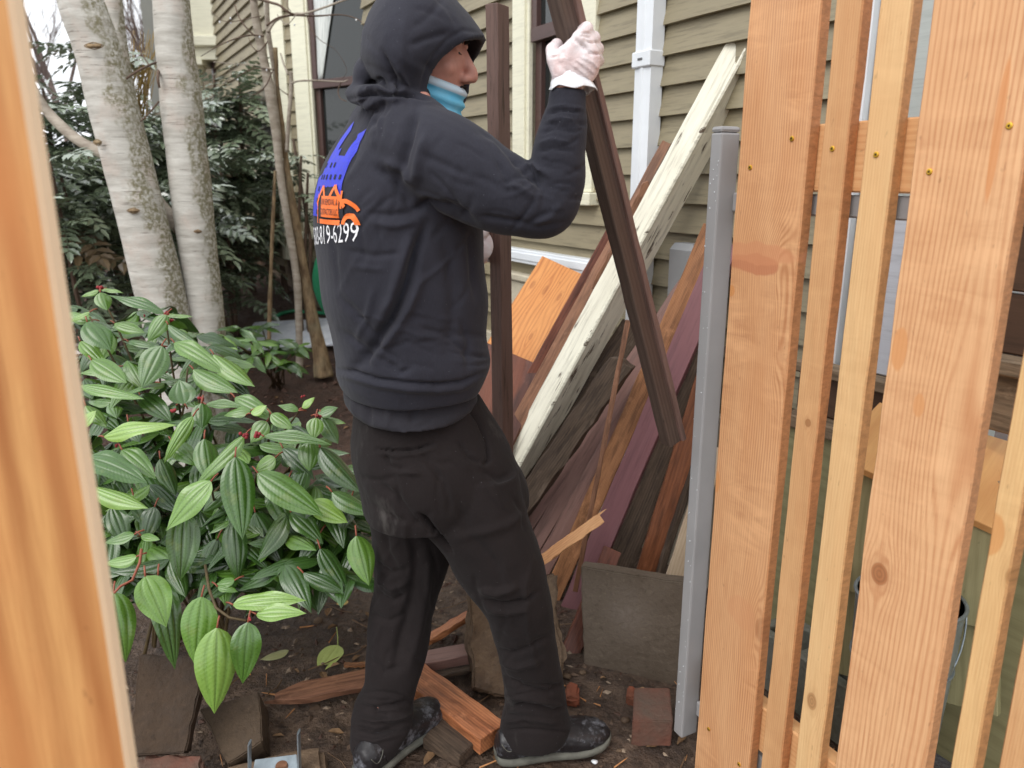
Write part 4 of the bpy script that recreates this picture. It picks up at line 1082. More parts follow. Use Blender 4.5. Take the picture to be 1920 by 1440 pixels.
wbox('white_panel', (1.06, .02, .886), (1.31, .045, 1.291), m_wpan)
wbox('riser', (.2, .02, 1.137), (1.055, .05, 1.60), m_riser)
wbox('riser', (.2, .02, 1.0), (1.055, .044, 1.131), m_riser)
wbox('nosing', (.2, .02, .962), (1.055, .10, .998), m_step)
wbox('riser', (.2, .02, .83), (1.055, .07, .960), m_step)
wbox('nosing', (1.056, .03, .852), (1.45, .09, .884), m_step)
wbox('riser', (1.056, .02, .74), (1.45, .065, .850), m_riser)
wbox('tread', (.2, .03, .70), (1.45, .12, .738), m_step)
wbox('riser', (.2, .02, .0), (1.45, .10, .698), m_treat)
m_plyn = wood('new_plywood', rgb(216, 164, 104), rgb(190, 130, 76), freq=22, warp=.12, line=.4, blotch=.4)
sheet('plywood_sheet', 'new orange plywood sheet lying by the steps behind the gate', (1560, 850, 1.62), (1900, 1010, 1.42), (1990, 830, 1.62), (1640, 775, 1.80), .018, m_plyn)
sheet('treated_board', 'wide greenish treated board leaning below the plywood behind the gate', (1560, 1100, 1.62), (1860, 1185, 1.42), (1900, 1012, 1.44), (1560, 856, 1.64), .02, m_treat, 'board')
sheet('treated_board', 'second greenish treated board nearer the ground behind the gate', (1560, 1260, 1.64), (1870, 1345, 1.38), (1880, 1180, 1.44), (1560, 1098, 1.66), .02, m_treat, 'board')
bk = thing('bucket', gnd(1700, 1360), 'galvanised metal bucket standing behind the broad gate board', 'bucket')
bc = at(1706, 1118, 1.45); br_ = .105; bh = bc.z
MB().tube([(bc.x, bc.y, .01), (bc.x, bc.y, bh*.3), (bc.x, bc.y, bh-.03), (bc.x, bc.y, bh), (bc.x, bc.y, bh), (bc.x, bc.y, bh-.03), (bc.x, bc.y, .04)],
          [br_*.8, br_*.86, br_*.98, br_, br_*.97, br_*.94, br_*.78], 32, True).link('pail', m_galv, bk, True)
rim = [(bc.x + math.cos(a)*br_, bc.y + math.sin(a)*br_, bh) for a in np.linspace(0, 2*math.pi, 33)]
MB().tube(rim, .004, 8).link('rim', m_galv, bk, True)
rim = [(bc.x + math.cos(a)*br_*.95, bc.y + math.sin(a)*br_*.95, bh*.72) for a in np.linspace(0, 2*math.pi, 33)]
MB().tube(rim, .003, 6).link('band', m_galv, bk, True)
hd = [(bc.x + math.cos(a)*(br_+.006), bc.y - .02 - .05*math.sin(a), bh - .02 - .17*math.sin(a)) for a in np.linspace(0, math.pi, 20)]
MB().tube(hd, .0022, 6).link('handle', m_galv, bk, True)
cb = thing('cinder_block', gnd(1515, 1300), 'mossy grey cinder block behind the narrow gate slats', 'cinder block')
m_cin = masonry('cinder_grey', rgb(134, 132, 122), rgb(112, 112, 98), .9, 16, .0, .8)
cc = gnd(1520, 1318); Mc_ = frame(cc, cc + GD, ZU)
for lo, hi in (((-.16, -.07, 0), (.16, -.042, .17)), ((-.16, .042, 0), (.16, .07, .17))): 
    link('block_wall', bevel(MB().box(lo, hi).me('block_wall'), .004), m_cin, cb, Mc_)
for x in (-.16, -.015, .13): link('web', bevel(MB().box((x, -.0419, .002), (x+.03, .0419, .168)).me('web'), .003), m_cin, cb, Mc_)
# ------------------------------------------------------------------ the person
def grow(mb, voxel, smooth=3, name='m', fac=.5):
    """union of closed solids as one continuous surface"""
    me = mb.me(name)
    o = bpy.data.objects.new('tmp', me); COL.objects.link(o)
    md = o.modifiers.new('r', 'REMESH'); md.mode = 'VOXEL'; md.voxel_size = voxel; md.use_smooth_shade = True
    if smooth:
        sm = o.modifiers.new('s', 'SMOOTH'); sm.factor = fac; sm.iterations = smooth
    dg = bpy.context.evaluated_depsgraph_get()
    out = bpy.data.meshes.new_from_object(o.evaluated_get(dg))
    bpy.data.objects.remove(o); bpy.data.meshes.remove(me)
    out.name = name
    out.polygons.foreach_set('use_smooth', [True]*len(out.polygons))
    return out
def crease(me, strokes, clip=None):
    """push folds into cloth: (photo polyline, width px, depth mm). Negative is a groove."""
    c = coords(me); nn = normals(me); px, py = projn(c)
    face = ((np.array([0, 0, CH]) - c) * nn).sum(1); face = np.clip(face / (np.linalg.norm(np.array([0,0,CH])-c, axis=1)+1e-9) * 3, 0, 1)
    d = np.zeros(len(c))
    for st in strokes:
        pts, w, dep = st[0], st[1], st[2]
        m = np.full(len(c), 1e9); tt = np.zeros(len(c))
        L = len(pts)-1
        for i in range(L):
            (x0, y0), (x1, y1) = pts[i], pts[i+1]
            dx, dy = x1-x0, y1-y0; q = dx*dx+dy*dy+1e-9
            t = np.clip(((px-x0)*dx + (py-y0)*dy)/q, 0, 1)
            dd = np.hypot(px-(x0+t*dx), py-(y0+t*dy))
            better = dd < m; m = np.where(better, dd, m); tt = np.where(better, (i+t)/L, tt)
        taper = np.clip(np.minimum(tt, 1-tt)*4 + .25, 0, 1)
        d += dep*.0020*np.exp(-(m/(w*.72))**2)*taper
    setco(me, c + nn*(d*face)[:, None])
def cloth_noise(me, amp, scale, seed=0, stretch=(1, 1, 1)):
    c = coords(me); nn = normals(me); off = Vector((seed*3.7, seed*1.3, seed*9.1))
    d = np.array([mnoise.noise(Vector((p[0]*stretch[0], p[1]*stretch[1], p[2]*stretch[2]))*scale + off) for p in c])
    d2 = np.array([mnoise.noise(Vector((p[0]*stretch[0], p[1]*stretch[1], p[2]*stretch[2]))*scale*2.7 + off) for p in c])
    setco(me, c + nn*((d + d2*.4)*amp)[:, None])
FF = Vector((math.cos(R(25)), math.sin(R(25)), 0)); LL = Vector((-FF.y, FF.x, 0))       # torso front, his left
def rings(mb, rows, Yc, b, n=40, power=2.4, rot=True):
    """horizontal cloth sections: rows (photo y, left px, right px[, Y centre, half depth])"""
    v, f = [], []
    for r in rows:
        y, l, rr = r[:3]; Y = r[3] if len(r) > 3 else Yc; bb = r[4] if len(r) > 4 else b
        c = at((l+rr)/2, y, Y); ext = (rr-l)/2/ppm(c)
        if rot:
            a = math.sqrt(max(ext*ext - (bb*LL.x)**2, (ext*.45)**2))/FF.x
            e1, e2 = FF*a, LL*bb
        else: e1, e2 = Vector((ext, 0, 0)), Vector((0, bb, 0))
        for k in range(n):
            t = 2*math.pi*k/n; ct, st = math.cos(t), math.sin(t); p = 2/power
            v.append(c + e1*(math.copysign(abs(ct)**p, ct)) + e2*(math.copysign(abs(st)**p, st)))
    for i in range(len(rows)-1):
        for k in range(n): a, c2 = i*n+k, i*n+(k+1) % n; f.append((a, a+n, c2+n, c2))
    f.append(tuple(range(n))); f.append(tuple(range((len(rows)-1)*n, len(rows)*n))[::-1])
    mb.add(v, f)
def smooth_rows(rows, step=10):
    """cubic resample of the rows"""
    ys = np.array([r[0] for r in rows], float); out = []
    N = max(2, int((ys[-1]-ys[0])/step)); yy = np.linspace(ys[0], ys[-1], N+1)
    cols = []
    for j in range(1, len(rows[0])):
        vv = np.array([r[j] for r in rows], float)
        m = np.gradient(vv, ys)
        res = []
        for q in yy:
            i = min(max(np.searchsorted(ys, q)-1, 0), len(ys)-2); h = ys[i+1]-ys[i]; t = (q-ys[i])/h
            res.append((2*t**3-3*t*t+1)*vv[i] + (t**3-2*t*t+t)*h*m[i] + (-2*t**3+3*t*t)*vv[i+1] + (t**3-t*t)*h*m[i+1])
        cols.append(res)
    return [tuple([q] + [c[i] for c in cols]) for i, q in enumerate(yy)]
def limb(mb, keys, n=24, st=8, squash=1.0, ref=None):
    """keys: (px, py, Y, r metres)"""
    k = bez(keys, st)
    pts = [at(q[0], q[1], q[2]) for q in k]
    mb.tube(pts, [(q[3], q[3]*squash) for q in k], n, ref=ref)
    c = pts[0]; mb.ell(c, (k[0][3]*.99,)*3); c = pts[-1]; mb.ell(c, (k[-1][3]*.99,)*3)
def folds(n, box, ang, spread, ln, w, dep, seed):
    rd = random.Random(seed); out = []
    for _ in range(n):
        x, y = rd.uniform(box[0], box[2]), rd.uniform(box[1], box[3]); a = R(rd.gauss(ang, spread)); L = rd.uniform(*ln); b = rd.uniform(-.5, .5)
        P = []
        for i in range(5):
            t = i/4-.5; aa = a + b*t; P.append((x + math.cos(aa)*L*t, y + math.sin(aa)*L*t))
        k = rd.choice((-1, -1, .7)); out.append((P, w*rd.uniform(.7, 1.3), dep*k*rd.uniform(.5, 1.2)))
    return out
# ---- cloth and skin
def cloth_mat(name, col, col2, rough=.95, weave=900, fuzz=.35, smear=None):
    g = G(name, rough, .15); co = g.obj()
    n = g.noise(co, 4, 4, .6); f = g.noise(g.scl(co, (1, 1, .25)), 420, 2)
    c = g.mix(g.ramp(n, .3, .7), col, col2)
    c = g.mix(g.ramp(f, .4, .7, 0, .14), c, tuple(k*1.7 for k in col2))
    sp = g.vor(co, 60)
    c = g.mix(g.ramp(sp, .045, .02, 0, .5), c, rgb(150, 150, 155))
    if smear is not None:
        m = g.ramp(g.noise(g.scl(co, (7, 7, 3)), 1, 6, .7), .60, .72, 0, smear)
        c = g.mix(m, c, rgb(120, 116, 112))
    g.set(Base_Color=c, Sheen_Weight=fuzz, Sheen_Roughness=.5)
    g.bump(f, .25, .0015); g.bump(g.noise(co, 60, 3), .12, .004)
    return g.m
m_hood = cloth_mat('navy_black_fleece', rgb(40, 40, 47), rgb(51, 51, 59), fuzz=.08)
m_tee = cloth_mat('black_tshirt_jersey', rgb(42, 41, 46), rgb(50, 49, 54), fuzz=.06)
m_pants = cloth_mat('black_work_trousers', rgb(30, 26, 26), rgb(39, 34, 34), fuzz=.04, smear=.25)
g = G('skin', .5, .4); co = g.obj()
g.set(Base_Color=g.mix(g.ramp(g.noise(co, 30, 4), .3, .7), rgb(176, 122, 106), rgb(200, 146, 130)), Subsurface_Weight=.12, Subsurface_Radius=(.01, .004, .002))
g.bump(g.noise(co, 500, 3), .15, .0006); m_skin = g.m
m_hair = plain('dark_hair', rgb(34, 28, 26), .8, .3, .3, 200, .5)
g = G('translucent_vinyl_glove', .28, .5); co = g.obj()
w = g.noise(g.scl(co, (1, 1, 1)), 55, 4, .6, 1.2)
g.set(Base_Color=g.mix(g.ramp(g.noise(co, 22, 4, .6), .35, .65), rgb(210, 186, 184), rgb(234, 227, 229)))
g.bump(w, .55, .004); m_glove = g.m
g = G('white_glove_cuff', .35, .5); g.set(Base_Color=rgb(226, 228, 232)); g.bump(g.noise(g.obj(), 80, 3), .4, .003); m_cuff = g.m
man = thing('person', (-.16, 1.62, 0), 'person in a black hooded sweatshirt and black trousers lifting an old brown timber', 'person')
# ---- hands
def hand(mb, wrist, wr, pal, fingers, thumb, k=1.0):
    """wrist point, radius; pal = four palm corners (thumb base, index knuckle, little knuckle, heel) with Y; fingers as polylines"""
    A = [at(*p) for p in pal]
    W_ = at(*wrist)
    idx, lit = A[1], A[2]
    kn = [idx.lerp(lit, t) for t in (0, .34, .67, 1)]
    base = [A[0].lerp(A[3], t) for t in (.1, .37, .63, .9)]
    for i in range(4):                                  # four metacarpal rays make the palm
        mb.tube([W_.lerp(base[i], .35), base[i], base[i].lerp(kn[i], .5), kn[i]], [wr*.75*k, .0135*k, .0130*k, .0118*k], 14)
    mb.ell(sum(A, Vector())/4, (.030*k, .016*k, .036*k))
    mb.ell(W_, (wr*k, wr*.8*k, wr*k))
    tb = at(*thumb[0][:3]); mb.tube([W_, A[0].lerp(tb, .5).lerp(idx, .25), tb.lerp(idx, .35), idx.lerp(A[0], .25)], [.016*k, .015*k, .011*k, .012*k], 12)
    for i, fg in enumerate(fingers):
        P = [kn[i]] + [at(*q[:3]) for q in fg]
        rr = [.0122, .0112, .0100, .0088][:len(P)]
        sc = (1, 1.04, 1, .88)[i]*k
        mb.tube(P, [r*sc for r in rr], 12); 
        for p, r in zip(P, rr): mb.ell(p, (r*sc*1.03,)*3, n=12, m=8)
    P = [A[0].lerp(W_, .25)] + [at(*q[:3]) for q in thumb]; rr = [.0165, .0140, .0118, .0102]
    mb.tube(P, [r*k for r in rr[:len(P)]], 12)
    for p, r in zip(P, rr): mb.ell(p, (r*k*1.02,)*3, n=12, m=8)
RH = dict(wrist=(1064, 158, 1.415), wr=.027,
    pal=[(1050, 132, 1.405), (1086, 72, 1.400), (1115, 112, 1.412), (1098, 142, 1.418)],
    fingers=[[(1100, 54, 1.428), (1092, 58, 1.462), (1076, 66, 1.478)], [(1113, 72, 1.440), (1104, 76, 1.472), (1086, 82, 1.484)],
             [(1120, 92, 1.446), (1111, 96, 1.476), (1094, 100, 1.486)], [(1122, 114, 1.446), (1114, 116, 1.470), (1100, 118, 1.478)]],
    thumb=[(1041, 112, 1.412), (1036, 94, 1.436), (1044, 84, 1.456)])
LH = dict(wrist=(880, 440, 1.90), wr=.027,
    pal=[(893, 430, 1.93), (904, 434, 1.965), (906, 486, 1.965), (890, 492, 1.93)],
    fingers=[[(906, 436, 2.0), (922, 438, 2.025), (936, 440, 2.02)], [(907, 452, 2.0), (923, 454, 2.027), (938, 456, 2.02)],
             [(907, 468, 2.0), (922, 470, 2.025), (936, 472, 2.02)], [(907, 484, 1.995), (920, 486, 2.02), (932, 488, 2.015)]],
    thumb=[(905, 436, 1.935), (914, 426, 1.935), (924, 422, 1.94)])
# ---- body (skin): one continuous figure
HC = at(791, 98, 1.63)                                   # head centre
HF = Vector((.978, -.17, -.12)).normalized(); HL = ZU.cross(HF).normalized(); HU = HF.cross(HL).normalized()
def hp(f, l, u): return HC + HF*f + HL*l + HU*u
ax = (HF, HL, HU)
bd = MB()
bd.ell(hp(-.012, 0, .024), (.094, .074, .082), ax, 28, 18)              # skull
bd.ell(hp(.030, 0, -.020), (.060, .064, .075), ax, 24, 14)              # face mass
bd.ell(hp(.040, 0, -.078), (.042, .047, .034), ax, 20, 12)              # jaw
bd.ell(hp(.066, 0, -.096), (.017, .020, .016), ax, 14, 10)              # chin
for s in (1, -1):
    bd.ell(hp(.058, s*.036, -.026), (.024, .022, .022), ax, 14, 10)     # cheekbone
    bd.ell(hp(.072, s*.026, .022), (.013, .024, .009), ax, 14, 10)      # brow ridge
    bd.ell(hp(.0, s*.076, -.015), (.018, .008, .028), ax, 12, 10)       # ear
    bd.ell(hp(.094, s*.0125, -.041), (.011, .0085, .0085), ax, 12, 8)   # nostril wing
    bd.ell(hp(.072, s*.030, .002), (.011, .013, .009), ax, 14, 10)      # eyelid over the ball
bd.tube([hp(.077, 0, .016), hp(.090, 0, -.006), hp(.104, 0, -.026), hp(.108, 0, -.036)], [(.009, .0075), (.0105, .009), (.0115, .0105), (.0105, .0105)], 14)
bd.ell(hp(.106, 0, -.037), (.0115, .0120, .0105), ax, 14, 10)           # nose tip
bd.ell(hp(.080, 0, -.063), (.014, .024, .008), ax, 14, 8)               # upper lip
bd.ell(hp(.079, 0, -.074), (.013, .021, .0075), ax, 14, 8)              # lower lip
bd.tube([hp(-.02, 0, -.05), hp(-.03, 0, -.11), hp(-.045, 0, -.19)], [.056, .055, .062], 20)
rings(bd, smooth_rows([(185, 700, 800, 1.63, .15), (230, 672, 840, 1.63, .16), (330, 640, 860, 1.63, .16), (480, 650, 850, 1.63, .14), (640, 672, 850, 1.63, .12), (760, 705, 860, 1.62, .09), (880, 730, 905, 1.62, .09), (950, 750, 920, 1.62, .08)], 20), 1.63, .16, 32)
limb(bd, [(800, 300, 1.50, .050), (900, 345, 1.43, .048), (1020, 402, 1.40, .042), (1046, 300, 1.405, .040), (1060, 200, 1.412, .029), (1064, 150, 1.415, .026)])
limb(bd, [(740, 275, 1.78, .050), (800, 370, 1.88, .050), (850, 450, 1.94, .042), (868, 446, 1.92, .034), (880, 440, 1.90, .027)])
hand(bd, **RH, k=.70); hand(bd, **LH, k=.70)
limb(bd, [(765, 930, 1.69, .062), (765, 1080, 1.69, .056), (745, 1200, 1.68, .052), (720, 1330, 1.62, .042), (708, 1392, 1.575, .040)])
limb(bd, [(885, 930, 1.56, .066), (945, 1060, 1.56, .056), (975, 1180, 1.57, .052), (1000, 1310, 1.60, .042), (1003, 1372, 1.60, .040)])
FEET = []
def foot_frame(heel, toe):
    f_ = (toe-heel); f_.z = 0; L = f_.length; f_.normalize(); return f_, ZU.cross(f_), L
SH = [(Vector((-.352, 1.512, .0)), Vector((-.197, 1.742, .0))), (Vector((-.032, 1.575, .0)), Vector((.238, 1.640, .0)))]
for heel, toe in SH:
    f_, l_, L = foot_frame(heel, toe)
    bd.ell(heel + f_*L*.45 + ZU*.045, (L*.36, .026, .018), (f_, l_, ZU), 18, 10)
body = grow(bd, .0042, 2, 'body')
body.materials.append(m_skin)
link('body', body, None, man)
for s in (1, -1):
    MB().tube([hp(.0835, s*.018, .001), hp(.0815, s*.028, .0025), hp(.070, s*.041, -.001)], [(.0012, .0015), (.0022, .0026), (.0010, .0012)], 8).link('eye', plain('eye_dark', rgb(40, 34, 32), .2, .5, .1, 30, 0), man, True)
    MB().tube([hp(.079, s*.008, .024), hp(.082, s*.022, .029), hp(.066, s*.046, .025)], [(.003, .005), (.004, .008), (.003, .004)], 8).link('eyebrow', m_hair, man, True)
    MB().tube([hp(.095, s*.001, -.054), hp(.090, s*.014, -.056), hp(.074, s*.028, -.067)], [(.0015, .003), (.002, .003), (.001, .002)], 8).link('moustache', m_hair, man, True)
# ---- gloves
for nm, Hd, cuff in (('glove', RH, [(1066, 152, 1.414), (1070, 160, 1.413), (1074, 170, 1.412)]), ('glove', LH, [(884, 442, 1.90), (878, 440, 1.90), (870, 444, 1.905)])):
    gm = MB(); hand(gm, **Hd, k=1.08)
    gm.ell(sum([at(*p) for p in Hd['pal']], Vector())/4, (.036, .021, .042), n=20, m=14)
    me = grow(gm, .0026, 5, 'glove')
    me.materials.append(m_glove)
    if Hd is RH:
        crease(me, [([(1070, 118), (1095, 138), (1108, 152)], 2.2, 1.4), ([(1080, 112), (1105, 130), (1116, 140)], 2.0, 1.5), ([(1090, 106), (1112, 118), (1122, 130)], 2.0, 1.4),
                    ([(1058, 122), (1080, 142), (1098, 160)], 2.0, 1.2), ([(1030, 100), (1045, 98)], 2, -1.2), ([(1031, 108), (1048, 104)], 2, -1.2), ([(1085, 66), (1110, 70)], 2.5, -1.2), ([(1092, 84), (1110, 104)], 4, -2.0), ([(1075, 72), (1098, 92)], 4, -1.2), ([(1086, 60), (1106, 62)], 2.2, -2.6), ([(1100, 78), (1122, 80)], 2.2, -2.6), ([(1106, 100), (1126, 101)], 2.2, -2.6)])
    gl = link('glove', me, None, man)
    K = [at(*q) for q in cuff]
    n_ = 40; cv, cf = [], []; rr = random.Random(3)
    d = (K[2]-K[0]).normalized(); u = Vector((1, 0, 0)); u = (u - d*u.dot(d)).normalized(); w_ = d.cross(u)
    if Hd is RH: 
        tilt = .012
        for i, (p, r) in enumerate(((K[0]-d*.012, .029), (K[0], .0325), (K[1], .035), (K[2], .0375))):
            for k in range(n_):
                a = 2*math.pi*k/n_; wv = math.sin(a*9+i)*.0009*i + math.sin(a*3+1)*.0008*i
                cv.append(p + u*(math.cos(a)*(r+wv)) + w_*(math.sin(a)*(r+wv)*.85) + d*(math.cos(a)*tilt*i/2 + math.sin(a*5)*.0012*i))
        for i in range(3):
            for k in range(n_): a, b = i*n_+k, i*n_+(k+1) % n_; cf.append((a, b, b+n_, a+n_))
        co_ = link('cuff', mesh('cuff', cv, cf, True), m_cuff, gl)
        sd_ = co_.modifiers.new('t', 'SOLIDIFY'); sd_.thickness = .0015
        sb_ = co_.modifiers.new('s', 'SUBSURF'); sb_.levels = sb_.render_levels = 1
# ---- hooded sweatshirt
hm = MB()
TORSO = [(172, 686, 780, 1.63, .10), (192, 656, 812, 1.63, .165), (232, 640, 860, 1.63, .20), (270, 620, 885, 1.63, .21), (310, 602, 892, 1.63, .212), (360, 589, 897, 1.63, .212), (430, 589, 901, 1.63, .208),
         (500, 597, 903, 1.63, .205), (560, 605, 910, 1.63, .200), (620, 619, 906, 1.63, .198), (680, 630, 912, 1.62, .195), (700, 631, 905, 1.62, .188), (726, 639, 892, 1.62, .182)]
rings(hm, smooth_rows(TORSO, 8), 1.63, .2, 56)
limb(hm, [(765, 272, 1.50, .082), (840, 305, 1.455, .086), (915, 350, 1.425, .076), (975, 375, 1.405, .066), (1022, 388, 1.40, .054), (1044, 345, 1.40, .048), (1047, 290, 1.402, .046), (1057, 235, 1.408, .041), (1062, 205, 1.41, .035)], st=10)
limb(hm, [(740, 268, 1.79, .085), (800, 370, 1.87, .072), (845, 440, 1.93, .058), (862, 444, 1.92, .046), (872, 443, 1.91, .038)])
# ribbed cuff on the raised sleeve
hm.tube([at(1062, 212, 1.41), at(1063, 200, 1.411), at(1064, 175, 1.413), at(1064.5, 166, 1.413)], [(.031, .033), (.0335, .031), (.0325, .030), (.030, .028)], 28)
# hood shell: from the back of the head to the opening rim
RIM = [(912, 70, 1.615), (884, 72, 1.540), (853, 93, 1.526), (823, 120, 1.522), (806, 150, 1.522), (800, 186, 1.528), (808, 212, 1.60), (850, 220, 1.66), (876, 190, 1.73), (884, 150, 1.74), (886, 126, 1.735), (903, 96, 1.70)]
CTL = [(768, -150, 1.63), (752, -118, 1.49), (722, -20, 1.40), (716, 80, 1.36), (712, 140, 1.38), (716, 190, 1.45), (735, 215, 1.58), (760, 220, 1.66), (760, 190, 1.82), (760, 100, 1.90), (765, -10, 1.86), (764, -118, 1.76)]
NV = 72
def pcurve(P, n):
    P = [np.array(p, float) for p in P]; m = len(P); out = []
    for k in range(n):
        s = k*m/n; i = int(s); t = s-i; a, b, c, d = P[i-1], P[i % m], P[(i+1) % m], P[(i+2) % m]
        out.append(.5*((2*b) + (c-a)*t + (2*a-5*b+4*c-d)*t*t + (-a+3*b-3*c+d)*t**3))
    return out
rim = [at(*q) for q in pcurve(RIM, NV)]; ctl = [at(*q) for q in pcurve(CTL, NV)]
back = at(690, 92, 1.63)
NUU = 26
def hood_layer(th):
    L = []
    for i in range(1, NUU+1):
        u = i/NUU; row = []
        for k in range(NV):
            bk_ = back + (ctl[k]-HC)*.22
            p = bk_*(1-u)**2 + ctl[k]*(2*u*(1-u)) + rim[k]*(u*u)
            if th: p = p + (HC + HF*.12*u - p).normalized()*th
            row.append(p)
        L.append(row)
    return L
lo_ = hood_layer(0)
li_ = []
for i in range(NUU):
    row = []
    for k in range(NV):
        p = lo_[i][k]; du = lo_[min(i+1, NUU-1)][k] - lo_[max(i-1, 0)][k]; dv = lo_[i][(k+1) % NV] - lo_[i][k-1]
        n = du.cross(dv).normalized()
        if n.dot(p - (HC + HF*.02)) < 0: n = -n
        row.append(p - n*.015)
    li_.append(row)
v, f = [], []
for L in (lo_, li_):
    v.append(back if L is lo_ else back + HF*.014); o0 = len(v)
    for row in L: v += row
n1_ = 1 + NUU*NV
for q, flip in ((0, False), (n1_, True)):
    o0 = q+1
    for k in range(NV):
        t_ = (q, o0+k, o0+(k+1) % NV); f.append(t_[::-1] if flip else t_)
    for i in range(NUU-1):
        for k in range(NV):
            a, b = o0+i*NV+k, o0+i*NV+(k+1) % NV; t_ = (a, a+NV, b+NV, b); f.append(t_[::-1] if flip else t_)
e0, e1 = 1+(NUU-1)*NV, n1_+1+(NUU-1)*NV
for k in range(NV): a, b = e0+k, e0+(k+1) % NV; f.append((a, a-e0+e1, b-e0+e1, b))
hm.add(v, f)
# collar roll where the hood is sewn on, and the slack behind the neck
hm.tube([at(*q) for q in ((664, 176, 1.60), (690, 182, 1.50), (740, 182, 1.47), (785, 194, 1.50), (806, 200, 1.535))], [.018, .022, .022, .018, .013], 14)
hm.ell(at(788, 180, 1.555), (.020,)*3)
hm.ell(at(692, 150, 1.62), (.030, .07, .045), n=18, m=12)
hood_me = grow(hm, .0042, 6, 'sweatshirt', .6)
cloth_noise(hood_me, .0024, 7, 1); cloth_noise(hood_me, .0009, 24, 2)
HS = [  # hood and collar
    ([(655, 186), (690, 176), (730, 178), (770, 176), (806, 186)], 5, -7), ([(752, 172), (742, 150), (728, 125), (716, 95)], 6, -5), ([(766, 168), (756, 146), (742, 122)], 7, 4),
    ([(690, 160), (712, 150), (735, 168)], 6, -5), ([(686, 170), (700, 162), (720, 172)], 6, 4), ([(845, 60), (800, 72), (770, 84)], 8, -2.5), ([(905, 62), (868, 56), (838, 74), (812, 105), (796, 140), (788, 172)], 5, -1.4),
    ([(655, 215), (675, 195), (690, 180)], 7, -4), ([(672, 222), (692, 200), (705, 186)], 7, 3), ([(690, 235), (712, 205), (722, 188)], 8, -3),
    # shoulder and upper arm
    ([(748, 340), (758, 290), (770, 240), (782, 200)], 12, -6), ([(778, 345), (786, 300), (800, 250)], 14, 5), ([(700, 312), (730, 330), (756, 360), (775, 395)], 12, -6), ([(720, 300), (750, 318), (775, 345)], 10, 4),
    ([(795, 290), (840, 312), (880, 330)], 10, -2.5), ([(770, 400), (800, 380), (850, 392), (890, 420)], 12, -6), ([(690, 400), (730, 404), (770, 398)], 9, -3), ([(700, 418), (740, 424), (780, 415)], 9, 3),
    ([(930, 300), (950, 330), (955, 370)], 8, -3.5), ([(960, 296), (985, 318), (1010, 350)], 8, -4), ([(975, 312), (1000, 310), (1030, 330)], 7, 4), ([(985, 300), (1005, 322), (1018, 360)], 6, -4), ([(945, 345), (975, 352), (1000, 372)], 7, 3),
    ([(1010, 270), (1035, 262), (1070, 268)], 5, 2.5), ([(1008, 285), (1035, 278), (1075, 284)], 5, -2.5), ([(1014, 250), (1040, 240), (1080, 246)], 5, -2.5), ([(1020, 232), (1045, 222), (1085, 226)], 5, 2.5), ([(1026, 214), (1050, 206), (1090, 210)], 3.5, -3), ([(1028, 204), (1050, 199), (1094, 204)], 3, 2),
    ([(900, 405), (940, 412), (990, 420)], 8, -3), ([(1000, 420), (1030, 408), (1055, 380)], 9, 2.5),
    # back and side of the torso
    ([(800, 420), (780, 470), (760, 540), (735, 600), (700, 650), (665, 690)], 13, -8), ([(770, 440), (752, 500), (735, 560), (715, 600)], 14, 6), ([(790, 520), (765, 580), (735, 630), (705, 672)], 12, 5),
    ([(640, 560), (680, 600), (712, 640)], 10, -3), ([(830, 440), (850, 520), (850, 600), (838, 660)], 16, -3), ([(880, 440), (885, 500), (892, 560)], 9, -3),
    ([(650, 470), (700, 480), (760, 474)], 8, -2), ([(660, 500), (720, 505)], 8, 1.5), ([(725, 680), (750, 700), (770, 690)], 8, -4), ([(640, 620), (680, 650), (690, 690)], 9, -3), ([(865, 600), (880, 640), (876, 690)], 10, -3),
    ([(612, 420), (628, 470), (640, 540)], 9, -1.5), ([(700, 540), (690, 590), (668, 640)], 9, 2.5),
    # hem band
    ([(630, 692), (660, 696), (710, 711), (767, 718), (820, 721), (865, 716), (912, 696)], 4, -5), ([(632, 704), (660, 708), (710, 722), (767, 730), (820, 732), (862, 728), (905, 708)], 8, 3.5)]
HS += folds(24, (620, 240, 880, 560), 115, 22, (60, 140), 8, 1.6, 1) + folds(24, (645, 590, 900, 690), 12, 18, (40, 100), 6, 1.9, 2) + folds(14, (810, 260, 1000, 410), 38, 16, (50, 110), 7, 1.5, 3) + folds(16, (1015, 215, 1090, 380), 4, 14, (34, 66), 4, 1.7, 4) + folds(10, (960, 330, 1050, 430), -40, 25, (40, 80), 6, 2.0, 5) + folds(12, (690, 10, 840, 160), 70, 30, (50, 110), 8, 1.2, 6) + folds(10, (660, 160, 780, 240), 100, 20, (40, 70), 6, 1.6, 7)
crease(hood_me, HS)
hood_me.materials.append(m_hood)
hoodie = link('sweatshirt', hood_me, None, man)
# ---- shirt tail under the hem
sm_ = MB()
rings(sm_, smooth_rows([(700, 650, 880, 1.62, .165), (730, 646, 886, 1.62, .160), (745, 646, 892, 1.62, .165), (757, 647, 880, 1.61, .167), (764, 650, 868, 1.605, .167), (768, 652, 856, 1.60, .166)], 8), 1.62, .17, 48)
tee = grow(sm_, .006, 2, 'shirt_tail')
crease(tee, [([(640, 792), (693, 804), (733, 808), (787, 800), (815, 784)], 3, -1.5), ([(730, 750), (728, 800)], 9, 3), ([(690, 745), (692, 800)], 9, -3), ([(780, 748), (770, 795)], 9, -3), ([(660, 750), (665, 800)], 8, 2)])
tee.materials.append(m_tee); link('shirt_tail', tee, None, man)
